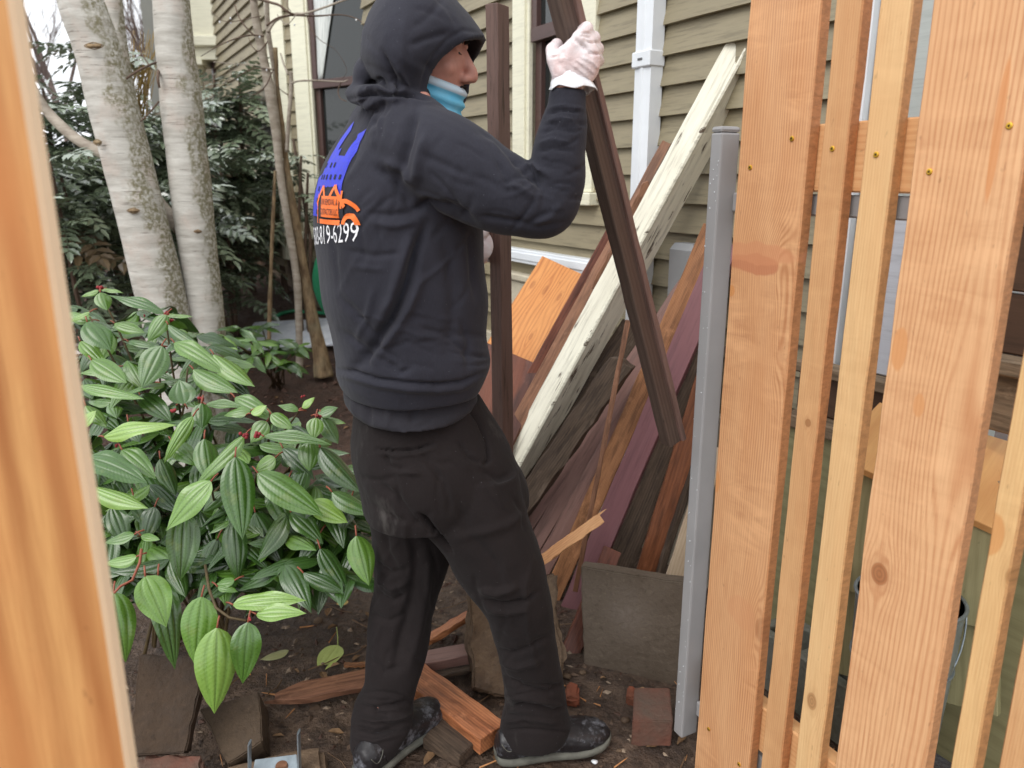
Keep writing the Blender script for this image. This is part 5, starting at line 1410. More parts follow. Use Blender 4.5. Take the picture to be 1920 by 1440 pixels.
# ---- trousers
pm_ = MB()
rings(pm_, smooth_rows([(742, 674, 896, 1.62, .138), (790, 666, 924, 1.62, .152), (830, 662, 948, 1.62, .168), (870, 668, 966, 1.62, .175), (910, 682, 984, 1.62, .17), (950, 690, 988, 1.62, .15)], 8), 1.62, .17, 48)
rings(pm_, smooth_rows([(880, 674, 870, 1.69, .09), (960, 692, 866, 1.70, .095), (1030, 700, 850, 1.70, .092), (1100, 702, 828, 1.70, .085), (1150, 692, 813, 1.69, .08), (1235, 686, 798, 1.665, .074), (1285, 681, 782, 1.645, .07), (1318, 664, 774, 1.63, .072), (1358, 658, 772, 1.60, .074), (1392, 659, 752, 1.585, .066), (1405, 664, 744, 1.58, .06)], 8), 1.69, .09, 36, 2.2, False)
rings(pm_, smooth_rows([(880, 765, 972, 1.57, .10), (960, 775, 989, 1.56, .105), (1030, 832, 1013, 1.555, .095), (1060, 848, 1022, 1.555, .09), (1100, 874, 1028, 1.555, .085), (1145, 908, 1036, 1.56, .078), (1195, 925, 1043, 1.57, .074), (1255, 940, 1052, 1.585, .07), (1325, 945, 1064, 1.60, .068), (1362, 937, 1068, 1.60, .07), (1382, 936, 1060, 1.60, .066)], 8), 1.56, .09, 36, 2.2, False)
pants = grow(pm_, .0046, 3, 'trousers')
cloth_noise(pants, .0028, 9, 5); cloth_noise(pants, .0009, 30, 6)
PS = [([(705, 842), (740, 846), (780, 842), (816, 830)], 3, -6), ([(705, 850), (745, 856), (790, 850), (815, 840)], 4, 2.5), ([(875, 762), (898, 790), (915, 830), (918, 862), (908, 872)], 5, -5), ([(858, 826), (880, 858), (905, 870)], 5, -3),
      ([(720, 850), (732, 872), (760, 886)], 7, -5), ([(728, 862), (748, 884), (790, 888)], 7, 4), ([(700, 900), (740, 930), (770, 970), (800, 1000)], 10, -4),
      ([(785, 965), (805, 985), (825, 1010), (845, 1036)], 6, -12), ([(770, 990), (780, 1060), (770, 1130), (750, 1200), (740, 1260)], 12, -6), ([(800, 1030), (800, 1100), (785, 1180), (765, 1260)], 12, 5), ([(720, 1000), (728, 1040), (745, 1070)], 9, -4),
      ([(700, 1050), (730, 1075), (760, 1070)], 8, -4), ([(702, 1085), (735, 1105), (768, 1090)], 8, 4), ([(700, 1110), (735, 1128), (765, 1112)], 7, -4), ([(692, 1150), (730, 1165), (762, 1150)], 8, -3), ([(690, 1230), (720, 1260), (750, 1250)], 8, -3),
      ([(668, 1318), (700, 1330), (740, 1322), (772, 1312)], 6, -6), ([(664, 1342), (700, 1352), (745, 1348), (772, 1340)], 6, 6), ([(664, 1362), (705, 1372), (750, 1362)], 5, -7), ([(662, 1382), (700, 1390), (748, 1378)], 5, 5), ([(700, 1322), (706, 1338), (730, 1345)], 5, -5),
      ([(900, 880), (935, 900), (965, 890)], 8, -3), ([(850, 1010), (900, 1000), (950, 985), (985, 960)], 12, 3), ([(900, 1106), (930, 1112), (970, 1100)], 9, 6), ([(905, 1125), (945, 1135), (985, 1126), (1010, 1110)], 6, -6), ([(912, 1142), (950, 1150), (990, 1142)], 7, 4),
      ([(925, 1215), (960, 1228), (1000, 1210), (1035, 1190)], 8, -4), ([(930, 1240), (970, 1252), (1020, 1236)], 8, 4), ([(940, 1266), (980, 1290), (1030, 1300), (1055, 1280)], 7, -5), ([(945, 1300), (990, 1312), (1050, 1320)], 7, 4), ([(945, 1330), (985, 1322), (1040, 1335), (1062, 1325)], 6, -6), ([(942, 1352), (985, 1348), (1050, 1356)], 5, 5), ([(940, 1368), (990, 1368), (1060, 1372)], 4, -4),
      ([(1000, 1050), (985, 1100), (990, 1180), (1010, 1260)], 9, 2.5), ([(960, 930), (980, 960), (985, 1000)], 7, -2.5), ([(860, 940), (880, 1000), (930, 1060)], 14, -3)]
PS += folds(20, (700, 860, 960, 1010), 55, 30, (50, 120), 8, 1.8, 8) + folds(16, (700, 1040, 820, 1280), 80, 24, (50, 110), 7, 1.8, 9) + folds(14, (670, 1290, 765, 1390), 8, 12, (50, 90), 5, 2.4, 10) + folds(18, (880, 1060, 1020, 1260), 70, 30, (50, 110), 7, 1.7, 11) + folds(14, (945, 1260, 1060, 1370), 8, 14, (60, 100), 5, 2.4, 12)
crease(pants, PS)
pants.materials.append(m_pants); link('trousers', pants, None, man)
# ---- mask under the chin
g = G('blue_surgical_mask', .75, .3); u_, v_, _w = g.sep(g.uv())
c = g.mix(g.ramp(v_, .84, .86), rgb(104, 192, 228), rgb(206, 220, 232))
c = g.mix(g.ramp(g.noise(g.scl(g.uv(), (6, 3, 1)), 1, 4), .4, .7, 0, .5), c, rgb(160, 216, 236))
g.set(Base_Color=c); g.bump(g.noise(g.uv(), 300, 2), .15, .001); m_mask = g.m
mv, mf, muv = [], [], []
MU, MV = 40, 22
for j in range(MV+1):
    t = j/MV                                              # 0 bottom .. 1 top edge
    for i in range(MU+1):
        a = lerp(-1, 1, i/MU)                             # -1 = his right (near us)
        th = a*math.pi*.56
        pl = .0030*(math.sin(t*9.5*math.pi) if t > .40 else .35*math.sin(t*7*math.pi))
        rr = lerp(.052, .060, t) + pl
        f_ = .026 + math.cos(th)*(rr*1.16)
        l_ = math.sin(th)*(rr*1.06)
        uu = lerp(-.160, -.054, t) - .004*(1-abs(a)) + .016*abs(a)**2
        if t > .97: f_ -= .002
        mv.append(hp(f_, l_, uu)); muv.append((i/MU, t))
for j in range(MV):
    for i in range(MU): q = j*(MU+1)+i; mf.append((q, q+1, q+MU+2, q+MU+1))
mk_ = link('face_mask', mesh('face_mask', mv, mf, True, muv), m_mask, man)
mk_.modifiers.new('t', 'SOLIDIFY').thickness = .0015
# ---- shoes
m_shoe = G('black_shoe_leather', .42, .5); g = m_shoe; co = g.obj()
n = g.noise(co, 38, 5, .7); sm2 = g.noise(g.scl(co, (1, 1, 1)), 16, 6, .75)
g.set(Base_Color=g.mix(g.ramp(sm2, .50, .68, 0, .85), rgb(32, 29, 31), rgb(140, 142, 150)))
g.put(g.b.inputs['Roughness'], g.ramp(n, .3, .7, .25, .65)); g.bump(n, .35, .004); g.bump(g.vor(co, 320), .25, .001); m_shoe = g.m
m_sole = plain('grey_rubber_sole', rgb(100, 100, 92), .7, .3, .35, 30, .4)
def shoe(heel, toe, seed):
    f_, l_, L = foot_frame(heel, toe)
    O = heel.copy(); O.z = ground_z(heel.x, heel.y)*.5 + .004
    def q(x, y, z): return O + f_*(x*L) + l_*y + ZU*z
    rt = thing('shoe', O, None, None)
    setpar(rt, man)
    sx = [-.03, .0, .08, .20, .36, .52, .66, .80, .91, .98, 1.02]
    wd_ = [.018, .028, .036, .038, .036, .040, .047, .049, .042, .028, .012]
    top = [.055, .085, .098, .104, .100, .092, .082, .074, .068, .058, .044]
    zb = [.022, .016, .014, .014, .014, .013, .012, .014, .020, .028, .032]
    mb = MB(); n = 20; v, f = [], []
    for x, w, t, z0 in zip(sx, wd_, top, zb):
        for k in range(n):
            a = 2*math.pi*k/n; ca, sa = math.cos(a), math.sin(a)
            y = w*math.copysign(abs(ca)**.75, ca); zz = z0 + (t-z0)*(.5+.5*math.copysign(abs(sa)**.7, sa))
            if sa > 0: y *= 1-.42*sa*sa
            v.append(q(x, y, zz))
    for i in range(len(sx)-1):
        for k in range(n): a, b = i*n+k, i*n+(k+1) % n; f.append((a, b, b+n, a+n))
    f.append(tuple(range(n))[::-1]); f.append(tuple(range((len(sx)-1)*n, len(sx)*n)))
    mb.add(v, f)
    up_ = grow(mb, .004, 2, 'shoe_upper'); cloth_noise(up_, .0022, 26, seed)
    up_.materials.append(m_shoe); u = link('shoe_upper', up_, None, rt)
    mb = MB(); v, f = [], []
    for x, w, z0 in zip(sx, wd_, zb):
        e = w + .005
        for (y, z) in ((-e, z0-.012), (-e-.001, z0+.012), (-e+.006, z0+.018), (e-.006, z0+.018), (e+.001, z0+.012), (e, z0-.012)): v.append(q(x*1.015-.008, y, z - (.0 if x < .85 else .003)))
    for i in range(len(sx)-1):
        for k in range(6): a, b = i*6+k, i*6+(k+1) % 6; f.append((a, b, b+6, a+6))
    f.append(tuple(range(6))[::-1]); f.append(tuple(range((len(sx)-1)*6, len(sx)*6)))
    mb.add(v, f); me = mb.me('shoe_sole', True); so = link('shoe_sole', me, m_sole, rt)
    sb = so.modifiers.new('s', 'SUBSURF'); sb.levels = sb.render_levels = 2
    # pale piping curves on the heel quarter
    side = -1
    for (x0, x1) in ((.0, .14), (.17, .40)):
        P = [q(lerp(x0, x1, t), side*(.0385 if x0 else .036) + (.002 if t in (0, 1) else 0), .078 - .022*math.sin(math.pi*t)) for t in np.linspace(0, 1, 9)]
        MB().tube(P, .0011, 6).link('piping', m_sole, rt)
    return rt, q
shoes = [shoe(*SH[0], 7), shoe(*SH[1], 8)]
# ---- print on the back
def curve_text(body_, size, sx=1.0, ext=0):
    cu = bpy.data.curves.new('t', 'FONT'); cu.body = body_; cu.size = size; cu.align_x = 'LEFT'; cu.resolution_u = 2
    o = bpy.data.objects.new('t', cu); COL.objects.link(o)
    dg = bpy.context.evaluated_depsgraph_get(); me = bpy.data.meshes.new_from_object(o.evaluated_get(dg))
    bpy.data.objects.remove(o); bpy.data.curves.remove(cu)
    return me
hbvh = BVHTree.FromPolygons([tuple(v.co) for v in hood_me.vertices], [tuple(p.vertices) for p in hood_me.polygons])
def poly_me(polys):
    me = bpy.data.meshes.new('p'); bm = bmesh.new()
    for P in polys:
        bm.faces.new([bm.verts.new((x, y, 0)) for x, y in P])
    bmesh.ops.triangulate(bm, faces=bm.faces[:]); bm.to_mesh(me); bm.free(); return me
def print_on(name, me, m, place, off=.0012, cut=.006, parent=None):
    """wrap a flat mesh (logo x, y in metres) on to the sweatshirt back"""
    bm = bmesh.new(); bm.from_mesh(me)
    for axv in (Vector((1, 0, 0)), Vector((0, 1, 0))):
        lo = min((v.co.dot(axv) for v in bm.verts)); hi = max((v.co.dot(axv) for v in bm.verts)); t = lo+cut
        while t < hi:
            bmesh.ops.bisect_plane(bm, geom=bm.verts[:]+bm.edges[:]+bm.faces[:], plane_co=axv*t, plane_no=axv); t += cut
    bad = []
    for v in bm.verts:
        o, d = place(v.co.x, v.co.y)
        h = hbvh.ray_cast(o, d)
        if h[0] is None: bad.append(v); continue
        v.co = h[0] - d*off + (h[1]*off*.5 if h[1].dot(d) < 0 else Vector())
    bmesh.ops.delete(bm, geom=bad, context='VERTS')
    bm.to_mesh(me); bm.free(); me.materials.clear(); me.materials.append(m); me.name = name
    return link(name, me, None, parent or hoodie)
# back frame: logo centre seen at pixel (622, 400); the back normal points back-left
LB_N = Vector((-math.cos(R(38)), -math.sin(R(38)), 0)); LB_X = Vector((math.sin(R(38)), -math.cos(R(38)), 0))   # logo x to the wearer's right
def hit_px(px, py):
    o = CAM; d = ray(px, py).normalized(); h = hbvh.ray_cast(o, d); return h[0]
LC = hit_px(640, 440) or at(640, 440, 1.5)
def place(x, y):
    o = LC + LB_X*x + ZU*y + LB_N*.4
    return o, -LB_N
def L2(px, py):
    h = hit_px(px, py)
    return ((h-LC).dot(LB_X), (h-LC).z) if h is not None else None
m_pblue = plain('blue_print', rgb(52, 60, 190), .55, .3, .2, 90, .1)
m_porange = plain('orange_print', rgb(238, 118, 52), .55, .3, .08, 60, .05)
m_pwhite = plain('white_print', rgb(236, 236, 240), .55, .3, .04, 60, .05)
m_pdark = m_hood
def lp(*pts): 
    return [L2(*p) for p in pts]
pl_ = place
# digits along the bottom line
bx = L2(600, 455)[0]
txt = curve_text('503-819-6299', .052)
xs_ = [v.co.x for v in txt.vertices]; wT = max(xs_)
xr, yb = L2(674, 452)
tgt = .205
for v in txt.vertices: v.co.x = xr - tgt + v.co.x/wT*tgt; v.co.y = yb + v.co.y*.98 + (v.co.x - xr)*.10
print_on('phone_print', txt, m_pwhite, place)
# skyline, roofs and truck (logo metres about the same origin)
xR, yT = L2(655, 244); x0_, y0_ = L2(640, 410)
def LP(px, py): 
    q = L2(px, py); return q if q else (0, 0)
A_ = LP(643, 345); B_ = LP(656, 244)
W1 = .155
sky_ = [[(A_[0], y0_), (A_[0], A_[1]), (A_[0]+.003, B_[1]-.002), (A_[0]-.022, B_[1]-.012), (A_[0]-.026, A_[1]+.050), (A_[0]-.060, A_[1]+.052), (A_[0]-.063, A_[1]+.066), (A_[0]-.080, A_[1]+.062), (A_[0]-.083, A_[1]+.10), (A_[0]-.118, A_[1]+.12), (A_[0]-.122, A_[1]+.02), (A_[0]-W1, A_[1]+.01), (A_[0]-W1, y0_)]]
print_on('skyline_print', poly_me(sky_), m_pblue, place)
win = []
rw = random.Random(2)
for j in range(5):
    for i in range(6):
        wx = A_[0]-.018-.020*i; wy = A_[1]+.030-.022*j
        if rw.random() < .75: win.append([(wx, wy), (wx+.007, wy), (wx+.007, wy+.009), (wx, wy+.009)])
print_on('window_print', poly_me(win), m_pdark, place, .0019)
rx = A_[0]+.004; ry = A_[1]-.035
def bar(p, q, w): 
    p, q = Vector((*p, 0)), Vector((*q, 0)); n = Vector((-(q-p).y, (q-p).x, 0)).normalized()*w/2
    return [tuple((p+n)[:2]), tuple((q+n)[:2]), tuple((q-n)[:2]), tuple((p-n)[:2])]
roof_dark = [[(rx-.108, y0_+.0), (rx+.006, y0_), (rx+.006, ry-.003), (rx-.024, ry+.030), (rx-.052, ry-.006), (rx-.080, ry+.028), (rx-.108, ry)]]
print_on('house_print', poly_me(roof_dark), m_pdark, place, .0019)
zig = [bar((rx+.010, ry-.006), (rx-.024, ry+.032), .008), bar((rx-.024, ry+.032), (rx-.052, ry-.008), .008), bar((rx-.052, ry-.008), (rx-.080, ry+.030), .008), bar((rx-.080, ry+.030), (rx-.112, ry-.004), .008)]
print_on('roof_print', poly_me(zig), m_porange, place, .0026)
bb0, bb1 = y0_ - .012, ry-.022
box_ = [[(rx-.082, bb0+.013), (rx-.006, bb0+.013), (rx-.006, bb0+.052), (rx-.082, bb0+.052)], [(rx-.090, bb0), (rx-.004, bb0), (rx-.004, bb0+.009), (rx-.090, bb0+.009)], [(rx-.002, bb0+.030), (rx+.003, bb0+.030), (rx+.003, bb0+.062), (rx-.002, bb0+.062)],
        [(rx-.108, bb0), (rx-.103, bb0), (rx-.103, bb0+.055), (rx-.108, bb0+.055)]]
def arc(cx_, cy_, r0, r1, a0, a1, n=10):
    out = []
    for k in range(n):
        a, b = lerp(a0, a1, k/n), lerp(a0, a1, (k+1)/n)
        out.append([(cx_+r0*math.cos(a), cy_+r0*math.sin(a)), (cx_+r1*math.cos(a), cy_+r1*math.sin(a)), (cx_+r1*math.cos(b), cy_+r1*math.sin(b)), (cx_+r0*math.cos(b), cy_+r0*math.sin(b))])
    return out
box_ += arc(rx+.022, bb0+.002, .011, .021, 0, math.pi) + arc(rx+.010, bb0+.010, .030, .038, .5, 1.75)
print_on('truck_print', poly_me(box_), m_porange, place, .0026)
for t_, yy in (('JUNK REMOVAL &', bb0+.036), ('CONTRACTORS LLC', bb0+.018)):
    tm = curve_text(t_, .016); wT = max(v.co.x for v in tm.vertices)
    for v in tm.vertices: v.co.x = rx-.080 + v.co.x/wT*.072; v.co.y = yy + v.co.y
    print_on('lettering_print', tm, m_pdark, place, .0034)
# ---- the timber he lifts
A, B = at(1049, -30, 1.455), at(1262, 826, 1.66)
d_ = (A-B).normalized(); n = CAM-(A+B)/2; n = (n - d_*n.dot(d_)).normalized(); n = Matrix.Rotation(R(38), 3, d_) @ n
hb = thing('timber', B, 'dark brown profiled timber tilted in the raised gloved hand', 'timber')
wH = 1/ppm((A+B)/2)
m_held = wood('old_brown_casing', rgb(92, 77, 68), rgb(56, 45, 40), freq=120, warp=.02, line=.6, blotch=.6, col2=rgb(78,58,52), rough=.65, bump=.5)
m_heldm = paint('faded_mauve_face', rgb(124, 98, 90), under=rgb(84,66,54), chip=.3, rough=.6, dirt=.5, dcol=rgb(86,66,58), scale=(5, 40, 40))
L_ = (A-B).length
M = frame(B, A, n)
link('stock', board_mesh('stock', L_, 44*wH, 32*wH, seed=81, rough=.0008, segs=24, bev=.002), m_held, hb, M)
link('bead', board_mesh('bead', L_*.998, 12*wH, 11*wH, seed=82, rough=.0010, segs=24, bev=.003), m_heldm, hb, M @ Matrix.Translation((0.001, -12*wH, 19*wH)))
# ------------------------------------------------------------------ broad leaved shrub in the foreground
def vib_mat(name, c1, c2):
    g = G(name, .3, .5); u, v, _ = g.sep(g.uv()); rn = g.rnd(); ob = g.noise(g.obj(), 30, 4)
    c = g.mix(g.ramp(g.m_('ADD', g.m_('MULTIPLY', rn, .7), g.m_('MULTIPLY', ob, .4)), .2, .9), c1, c2)
    av = g.m_('ABSOLUTE', g.m_('MULTIPLY_ADD', u, 2.0, -1.0))
    vein = g.m_('MINIMUM', g.m_('ABSOLUTE', av), g.m_('ABSOLUTE', g.m_('SUBTRACT', av, g.m_('MULTIPLY', .5, 1.0))))
    c = g.mix(g.ramp(vein, .025, .0, 0, .12), c, tuple(min(1, k*1.7+.02) for k in c2))
    c = g.mix(g.ramp(vein, .12, .04, 0, .25), c, tuple(k*.6 for k in c1))
    c = g.mix(g.ramp(g.noise(g.obj(), 3.0, 3, .6), .58, .72, 0, .35), c, rgb(120, 128, 62))
    c = g.mix(g.ramp(g.vor(g.obj(), 85), .03, .015, 0, .5), c, rgb(190, 190, 120))
    back = g.n('ShaderNodeNewGeometry').outputs['Backfacing']
    c = g.mix(back, c, tuple(min(1, k*1.35+.01) for k in c2))
    g.set(Base_Color=c, Coat_Weight=.45, Coat_Roughness=.18, Coat_IOR=1.6)
    g.put(g.b.inputs['Roughness'], g.ramp(ob, .3, .7, .24, .42))
    rib = g.m_('SINE', g.m_('ADD', g.m_('MULTIPLY', v, 120.0), g.m_('MULTIPLY', av, -16.0)))
    g.bump(rib, .10, .0012); g.bump(ob, .15, .002)
    return g.m
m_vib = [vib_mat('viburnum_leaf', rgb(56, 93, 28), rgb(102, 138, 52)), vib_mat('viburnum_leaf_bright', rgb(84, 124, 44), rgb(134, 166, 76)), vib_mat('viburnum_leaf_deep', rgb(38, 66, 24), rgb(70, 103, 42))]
m_stalk = plain('red_leaf_stalk', rgb(140, 78, 58), .5, .4, .2, 60, .1)
m_gstalk = plain('olive_stem', rgb(86, 72, 48), .6, .3, .3, 40, .2)
m_bud = plain('red_flower_bud', rgb(142, 48, 52), .6, .3, .3, 90, .5)
def leaf_mesh(seed, w=.36, droop=.25, fold=.15, twist=0.0, wave=.02):
    """unit leaf: X 0..1 base to tip, Y across, Z up, three sunken veins"""
    rd = random.Random(seed); n = 14
    tt = [-1, -.8, -.58, -.5, -.42, -.22, -.06, 0, .06, .22, .42, .5, .58, .8, 1]
    v, f, uv = [], [], []
    ph = rd.uniform(0, 6)
    for i in range(n+1):
        s = i/n
        pr = (math.sin(math.pi*min(1, s**.80))**.78)*(1-.25*s) if 0 < s < 1 else 0
        if s > .86: pr *= lerp(1, .55, (s-.86)/.14)
        pr = max(pr, .012)
        W_ = w/2*pr*1.12
        for t in tt:
            g1 = math.exp(-(t/.04)**2)*.026 + math.exp(-((abs(t)-.5)/.045)**2)*.017*min(1, (1-s)*2.2)
            bul = .002*abs(math.sin(abs(t)*2*math.pi))*min(1, 4*s, 4*(1-s))
            z = -droop*s*s - g1*min(1, 5*s)*.8 + bul - fold*W_*abs(t)**1.6*1.2 + wave*math.sin(s*9+ph+(t > 0)*2)*abs(t)**2*pr
            y = t*W_; x = s - .05*droop*s
            a = twist*s; v.append((x, y*math.cos(a) - z*0*math.sin(a), z + y*math.sin(a))); uv.append(((t+1)/2, s))
    m = len(tt)
    for i in range(n):
        for k in range(m-1): f.append((i*m+k, (i+1)*m+k, (i+1)*m+k+1, i*m+k+1))
    return mesh('leaf', v, f, True, uv)
LM = []
for mi, mm in enumerate(m_vib):
    row = []
    for k in range(6):
        q = leaf_mesh(10*mi+k, droop=(.12, .3, .45, .2, .08, .34)[k], fold=(.25, .5, .3, -.1, .6, .1)[k], twist=(0, .25, -.25, .1, -.1, .35)[k], wave=(.02, .03, .04, .03, .02, .05)[k])
        q.materials.append(mm); row.append(q)
    LM.append(row)
shrub = thing('broadleaf_shrub', Vector((-.98, 2.10, 0)), 'glossy broad leaved evergreen shrub with deep ribbed leaves and red buds in the left foreground', 'shrub')
rs = random.Random(77)
NLEAF = [0]
def leaf(base, tip, wid, nrm, mi=0, k=None, parent=None):
    d = tip-base; L = d.length
    x = d.normalized(); z = nrm - x*nrm.dot(x)
    z = z.normalized() if z.length > 1e-4 else Vector((0, -1, 0)); y = z.cross(x)
    k = rs.randrange(6) if k is None else k
    dz = (.12, .3, .45, .2, .08, .34)[k]
    sy = wid/(.36*L) if wid else 1.0
    # the leaf curls: aim so that its drooped tip lands on the wanted point
    a = math.atan2(dz, 1-.05*dz); sc = L/math.hypot(1-.05*dz, dz)
    Mr = Matrix((x, y, z)).transposed().to_4x4(); Mr.translation = base
    M = Mr @ Matrix.Rotation(-a, 4, 'Y') @ Matrix.Diagonal((sc, sc*sy*L/sc, sc, 1))
    NLEAF[0] += 1
    return link('leaf', LM[mi][k], None, parent or shrub, M)
def yd(py): return float(np.interp(py, [540, 640, 720, 800, 900, 1000, 1100, 1200, 1340], [2.30, 2.15, 2.02, 1.90, 1.76, 1.66, 1.55, 1.47, 1.40]))
# (base px, tip px, width px, tone, extra depth)
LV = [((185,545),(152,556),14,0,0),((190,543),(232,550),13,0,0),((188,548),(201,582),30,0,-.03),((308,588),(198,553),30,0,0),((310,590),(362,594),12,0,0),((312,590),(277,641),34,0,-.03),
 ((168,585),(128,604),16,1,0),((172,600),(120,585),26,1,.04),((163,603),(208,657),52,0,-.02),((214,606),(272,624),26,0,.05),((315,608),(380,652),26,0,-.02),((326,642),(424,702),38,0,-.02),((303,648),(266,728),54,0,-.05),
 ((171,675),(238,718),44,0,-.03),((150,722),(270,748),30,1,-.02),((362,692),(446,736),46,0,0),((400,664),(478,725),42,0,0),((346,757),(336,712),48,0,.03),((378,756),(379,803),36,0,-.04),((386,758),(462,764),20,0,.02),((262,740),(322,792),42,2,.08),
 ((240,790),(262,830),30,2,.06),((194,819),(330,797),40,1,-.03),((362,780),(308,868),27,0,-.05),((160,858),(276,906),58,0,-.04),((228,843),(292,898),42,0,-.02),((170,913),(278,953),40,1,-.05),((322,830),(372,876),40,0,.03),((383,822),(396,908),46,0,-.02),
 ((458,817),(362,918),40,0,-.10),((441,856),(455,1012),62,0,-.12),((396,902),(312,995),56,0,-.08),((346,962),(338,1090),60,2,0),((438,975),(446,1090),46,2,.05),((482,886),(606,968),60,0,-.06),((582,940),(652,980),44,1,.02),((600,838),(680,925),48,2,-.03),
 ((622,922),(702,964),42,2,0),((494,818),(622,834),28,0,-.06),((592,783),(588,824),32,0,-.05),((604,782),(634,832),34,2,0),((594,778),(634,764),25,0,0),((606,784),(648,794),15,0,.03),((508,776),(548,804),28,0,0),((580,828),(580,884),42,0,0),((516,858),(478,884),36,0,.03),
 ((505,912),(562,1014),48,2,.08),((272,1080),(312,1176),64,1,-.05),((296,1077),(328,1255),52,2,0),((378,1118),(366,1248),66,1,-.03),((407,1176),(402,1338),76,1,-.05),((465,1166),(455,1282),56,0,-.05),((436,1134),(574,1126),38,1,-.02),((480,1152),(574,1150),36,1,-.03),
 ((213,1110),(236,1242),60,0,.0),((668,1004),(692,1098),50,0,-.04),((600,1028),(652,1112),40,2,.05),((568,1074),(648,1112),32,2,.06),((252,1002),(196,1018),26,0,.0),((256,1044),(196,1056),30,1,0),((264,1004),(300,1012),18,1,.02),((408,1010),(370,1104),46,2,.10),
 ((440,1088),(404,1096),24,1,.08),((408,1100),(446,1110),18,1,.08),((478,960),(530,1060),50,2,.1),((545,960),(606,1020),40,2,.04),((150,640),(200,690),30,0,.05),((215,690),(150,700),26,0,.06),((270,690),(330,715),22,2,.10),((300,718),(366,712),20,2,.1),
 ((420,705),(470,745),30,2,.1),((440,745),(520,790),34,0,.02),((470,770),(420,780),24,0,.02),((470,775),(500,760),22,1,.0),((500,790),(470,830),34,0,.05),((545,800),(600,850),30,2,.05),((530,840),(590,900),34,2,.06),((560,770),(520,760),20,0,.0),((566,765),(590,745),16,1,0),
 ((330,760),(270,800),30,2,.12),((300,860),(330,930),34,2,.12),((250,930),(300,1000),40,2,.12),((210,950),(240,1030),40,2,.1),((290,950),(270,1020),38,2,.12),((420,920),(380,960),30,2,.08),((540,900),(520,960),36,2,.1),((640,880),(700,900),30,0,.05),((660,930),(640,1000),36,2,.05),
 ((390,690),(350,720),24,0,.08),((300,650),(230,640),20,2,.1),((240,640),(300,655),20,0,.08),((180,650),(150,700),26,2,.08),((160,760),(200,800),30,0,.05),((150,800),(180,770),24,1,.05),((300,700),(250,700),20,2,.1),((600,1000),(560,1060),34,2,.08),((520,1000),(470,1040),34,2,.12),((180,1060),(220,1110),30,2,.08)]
whorls = []
for (b, t, w, tone, dz) in LV:
    Yb = yd(b[1]) + dz; Yt = yd(b[1])*.55 + yd(t[1])*.45 + dz
    B = at(b[0], b[1], Yb); Tp = at(t[0], t[1], Yt)
    mid = (B+Tp)/2; view = (CAM-mid).normalized()
    nrm = (view*.75 + ZU*.75 + Vector((rs.uniform(-.25, .25), 0, rs.uniform(-.1, .2)))).normalized()
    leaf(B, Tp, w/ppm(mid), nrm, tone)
    # stalk
    d = (B-Tp).normalized(); e = B + d*.018 + Vector((0, .012, .0))
    MB().tube([B + (Tp-B)*.01, B.lerp(e, .5) + ZU*.002, e], [.0022, .0020, .0022], 5).link('leaf_stalk', m_stalk, shrub, True)
    whorls.append(e)
# woody stems from the crown of the plant to the leaf bases
root = Vector((-.98, 2.10, 0))
hubs = [(187,546,0),(310,590,0),(168,594,0),(352,690,0),(395,662,0),(378,752,0),(300,655,.02),(460,816,-.05),(595,781,0),(506,774,0),(230,842,0),(441,855,-.1),(396,900,-.05),(270,1075,-.02),(408,1010,.08),(580,828,0),(482,884,-.04),(600,836,0),(345,960,0),(560,772,0),(258,1005,0)]
for k, (x, y, dz) in enumerate(hubs):
    e = at(x, y, yd(y)+dz+.012); rb = root + Vector((rs.uniform(-.14, .14), rs.uniform(-.15, .15), 0))
    m1 = rb.lerp(e, .45) + Vector((rs.uniform(-.05, .05), .05, .05 + rs.uniform(0, .06)))
    P = [rb, m1, rb.lerp(e, .8) + Vector((0, .02, .03)), e]
    MB().tube([Vector(q) for q in bez(P, 5)], [lerp(.0055, .0024, i/15) for i in range(16)], 6).link('stem', m_gstalk, shrub, True)
P = [at(385, 1060, 1.62), at(392, 1105, 1.53), at(405, 1140, 1.48), at(430, 1158, 1.47), at(462, 1164, 1.46)]
MB().tube(P, [.0035, .0034, .003, .003, .0028], 7).link('stem', m_gstalk, shrub, True)
P = [at(265, 1030, 1.60), at(262, 1055, 1.57), at(248, 1088, 1.54), at(225, 1100, 1.52), at(214, 1112, 1.50)]
MB().tube(P, [.0035, .003, .003, .003, .0026], 7).link('stem', m_stalk, shrub, True)
for (x, y, r, dz, nb) in ((188, 541, 7, -.02, 5), (458, 815, 8, -.12, 7), (484, 815, 8, -.12, 7), (378, 748, 7, -.02, 4), (327, 768, 7, 0, 5), (222, 834, 6, 0, 3), (312, 586, 6, 0, 4), (320, 600, 6, 0, 3), (470, 1160, 5, -.06, 2), (597, 780, 7, -.02, 4), (569, 743, 5, 0, 3), (272, 592, 4, 0, 2)):
    c = at(x, y, yd(y)+dz); s = 1/ppm(c); mb = MB()
    for k in range(nb): mb.ell(c + Vector((rs.uniform(-1, 1), rs.uniform(-1, 0), rs.uniform(-.7, .7)))*(r*s*.7), (r*s*.45,)*3, n=8, m=6)
    mb.link('bud', m_bud, shrub, True)
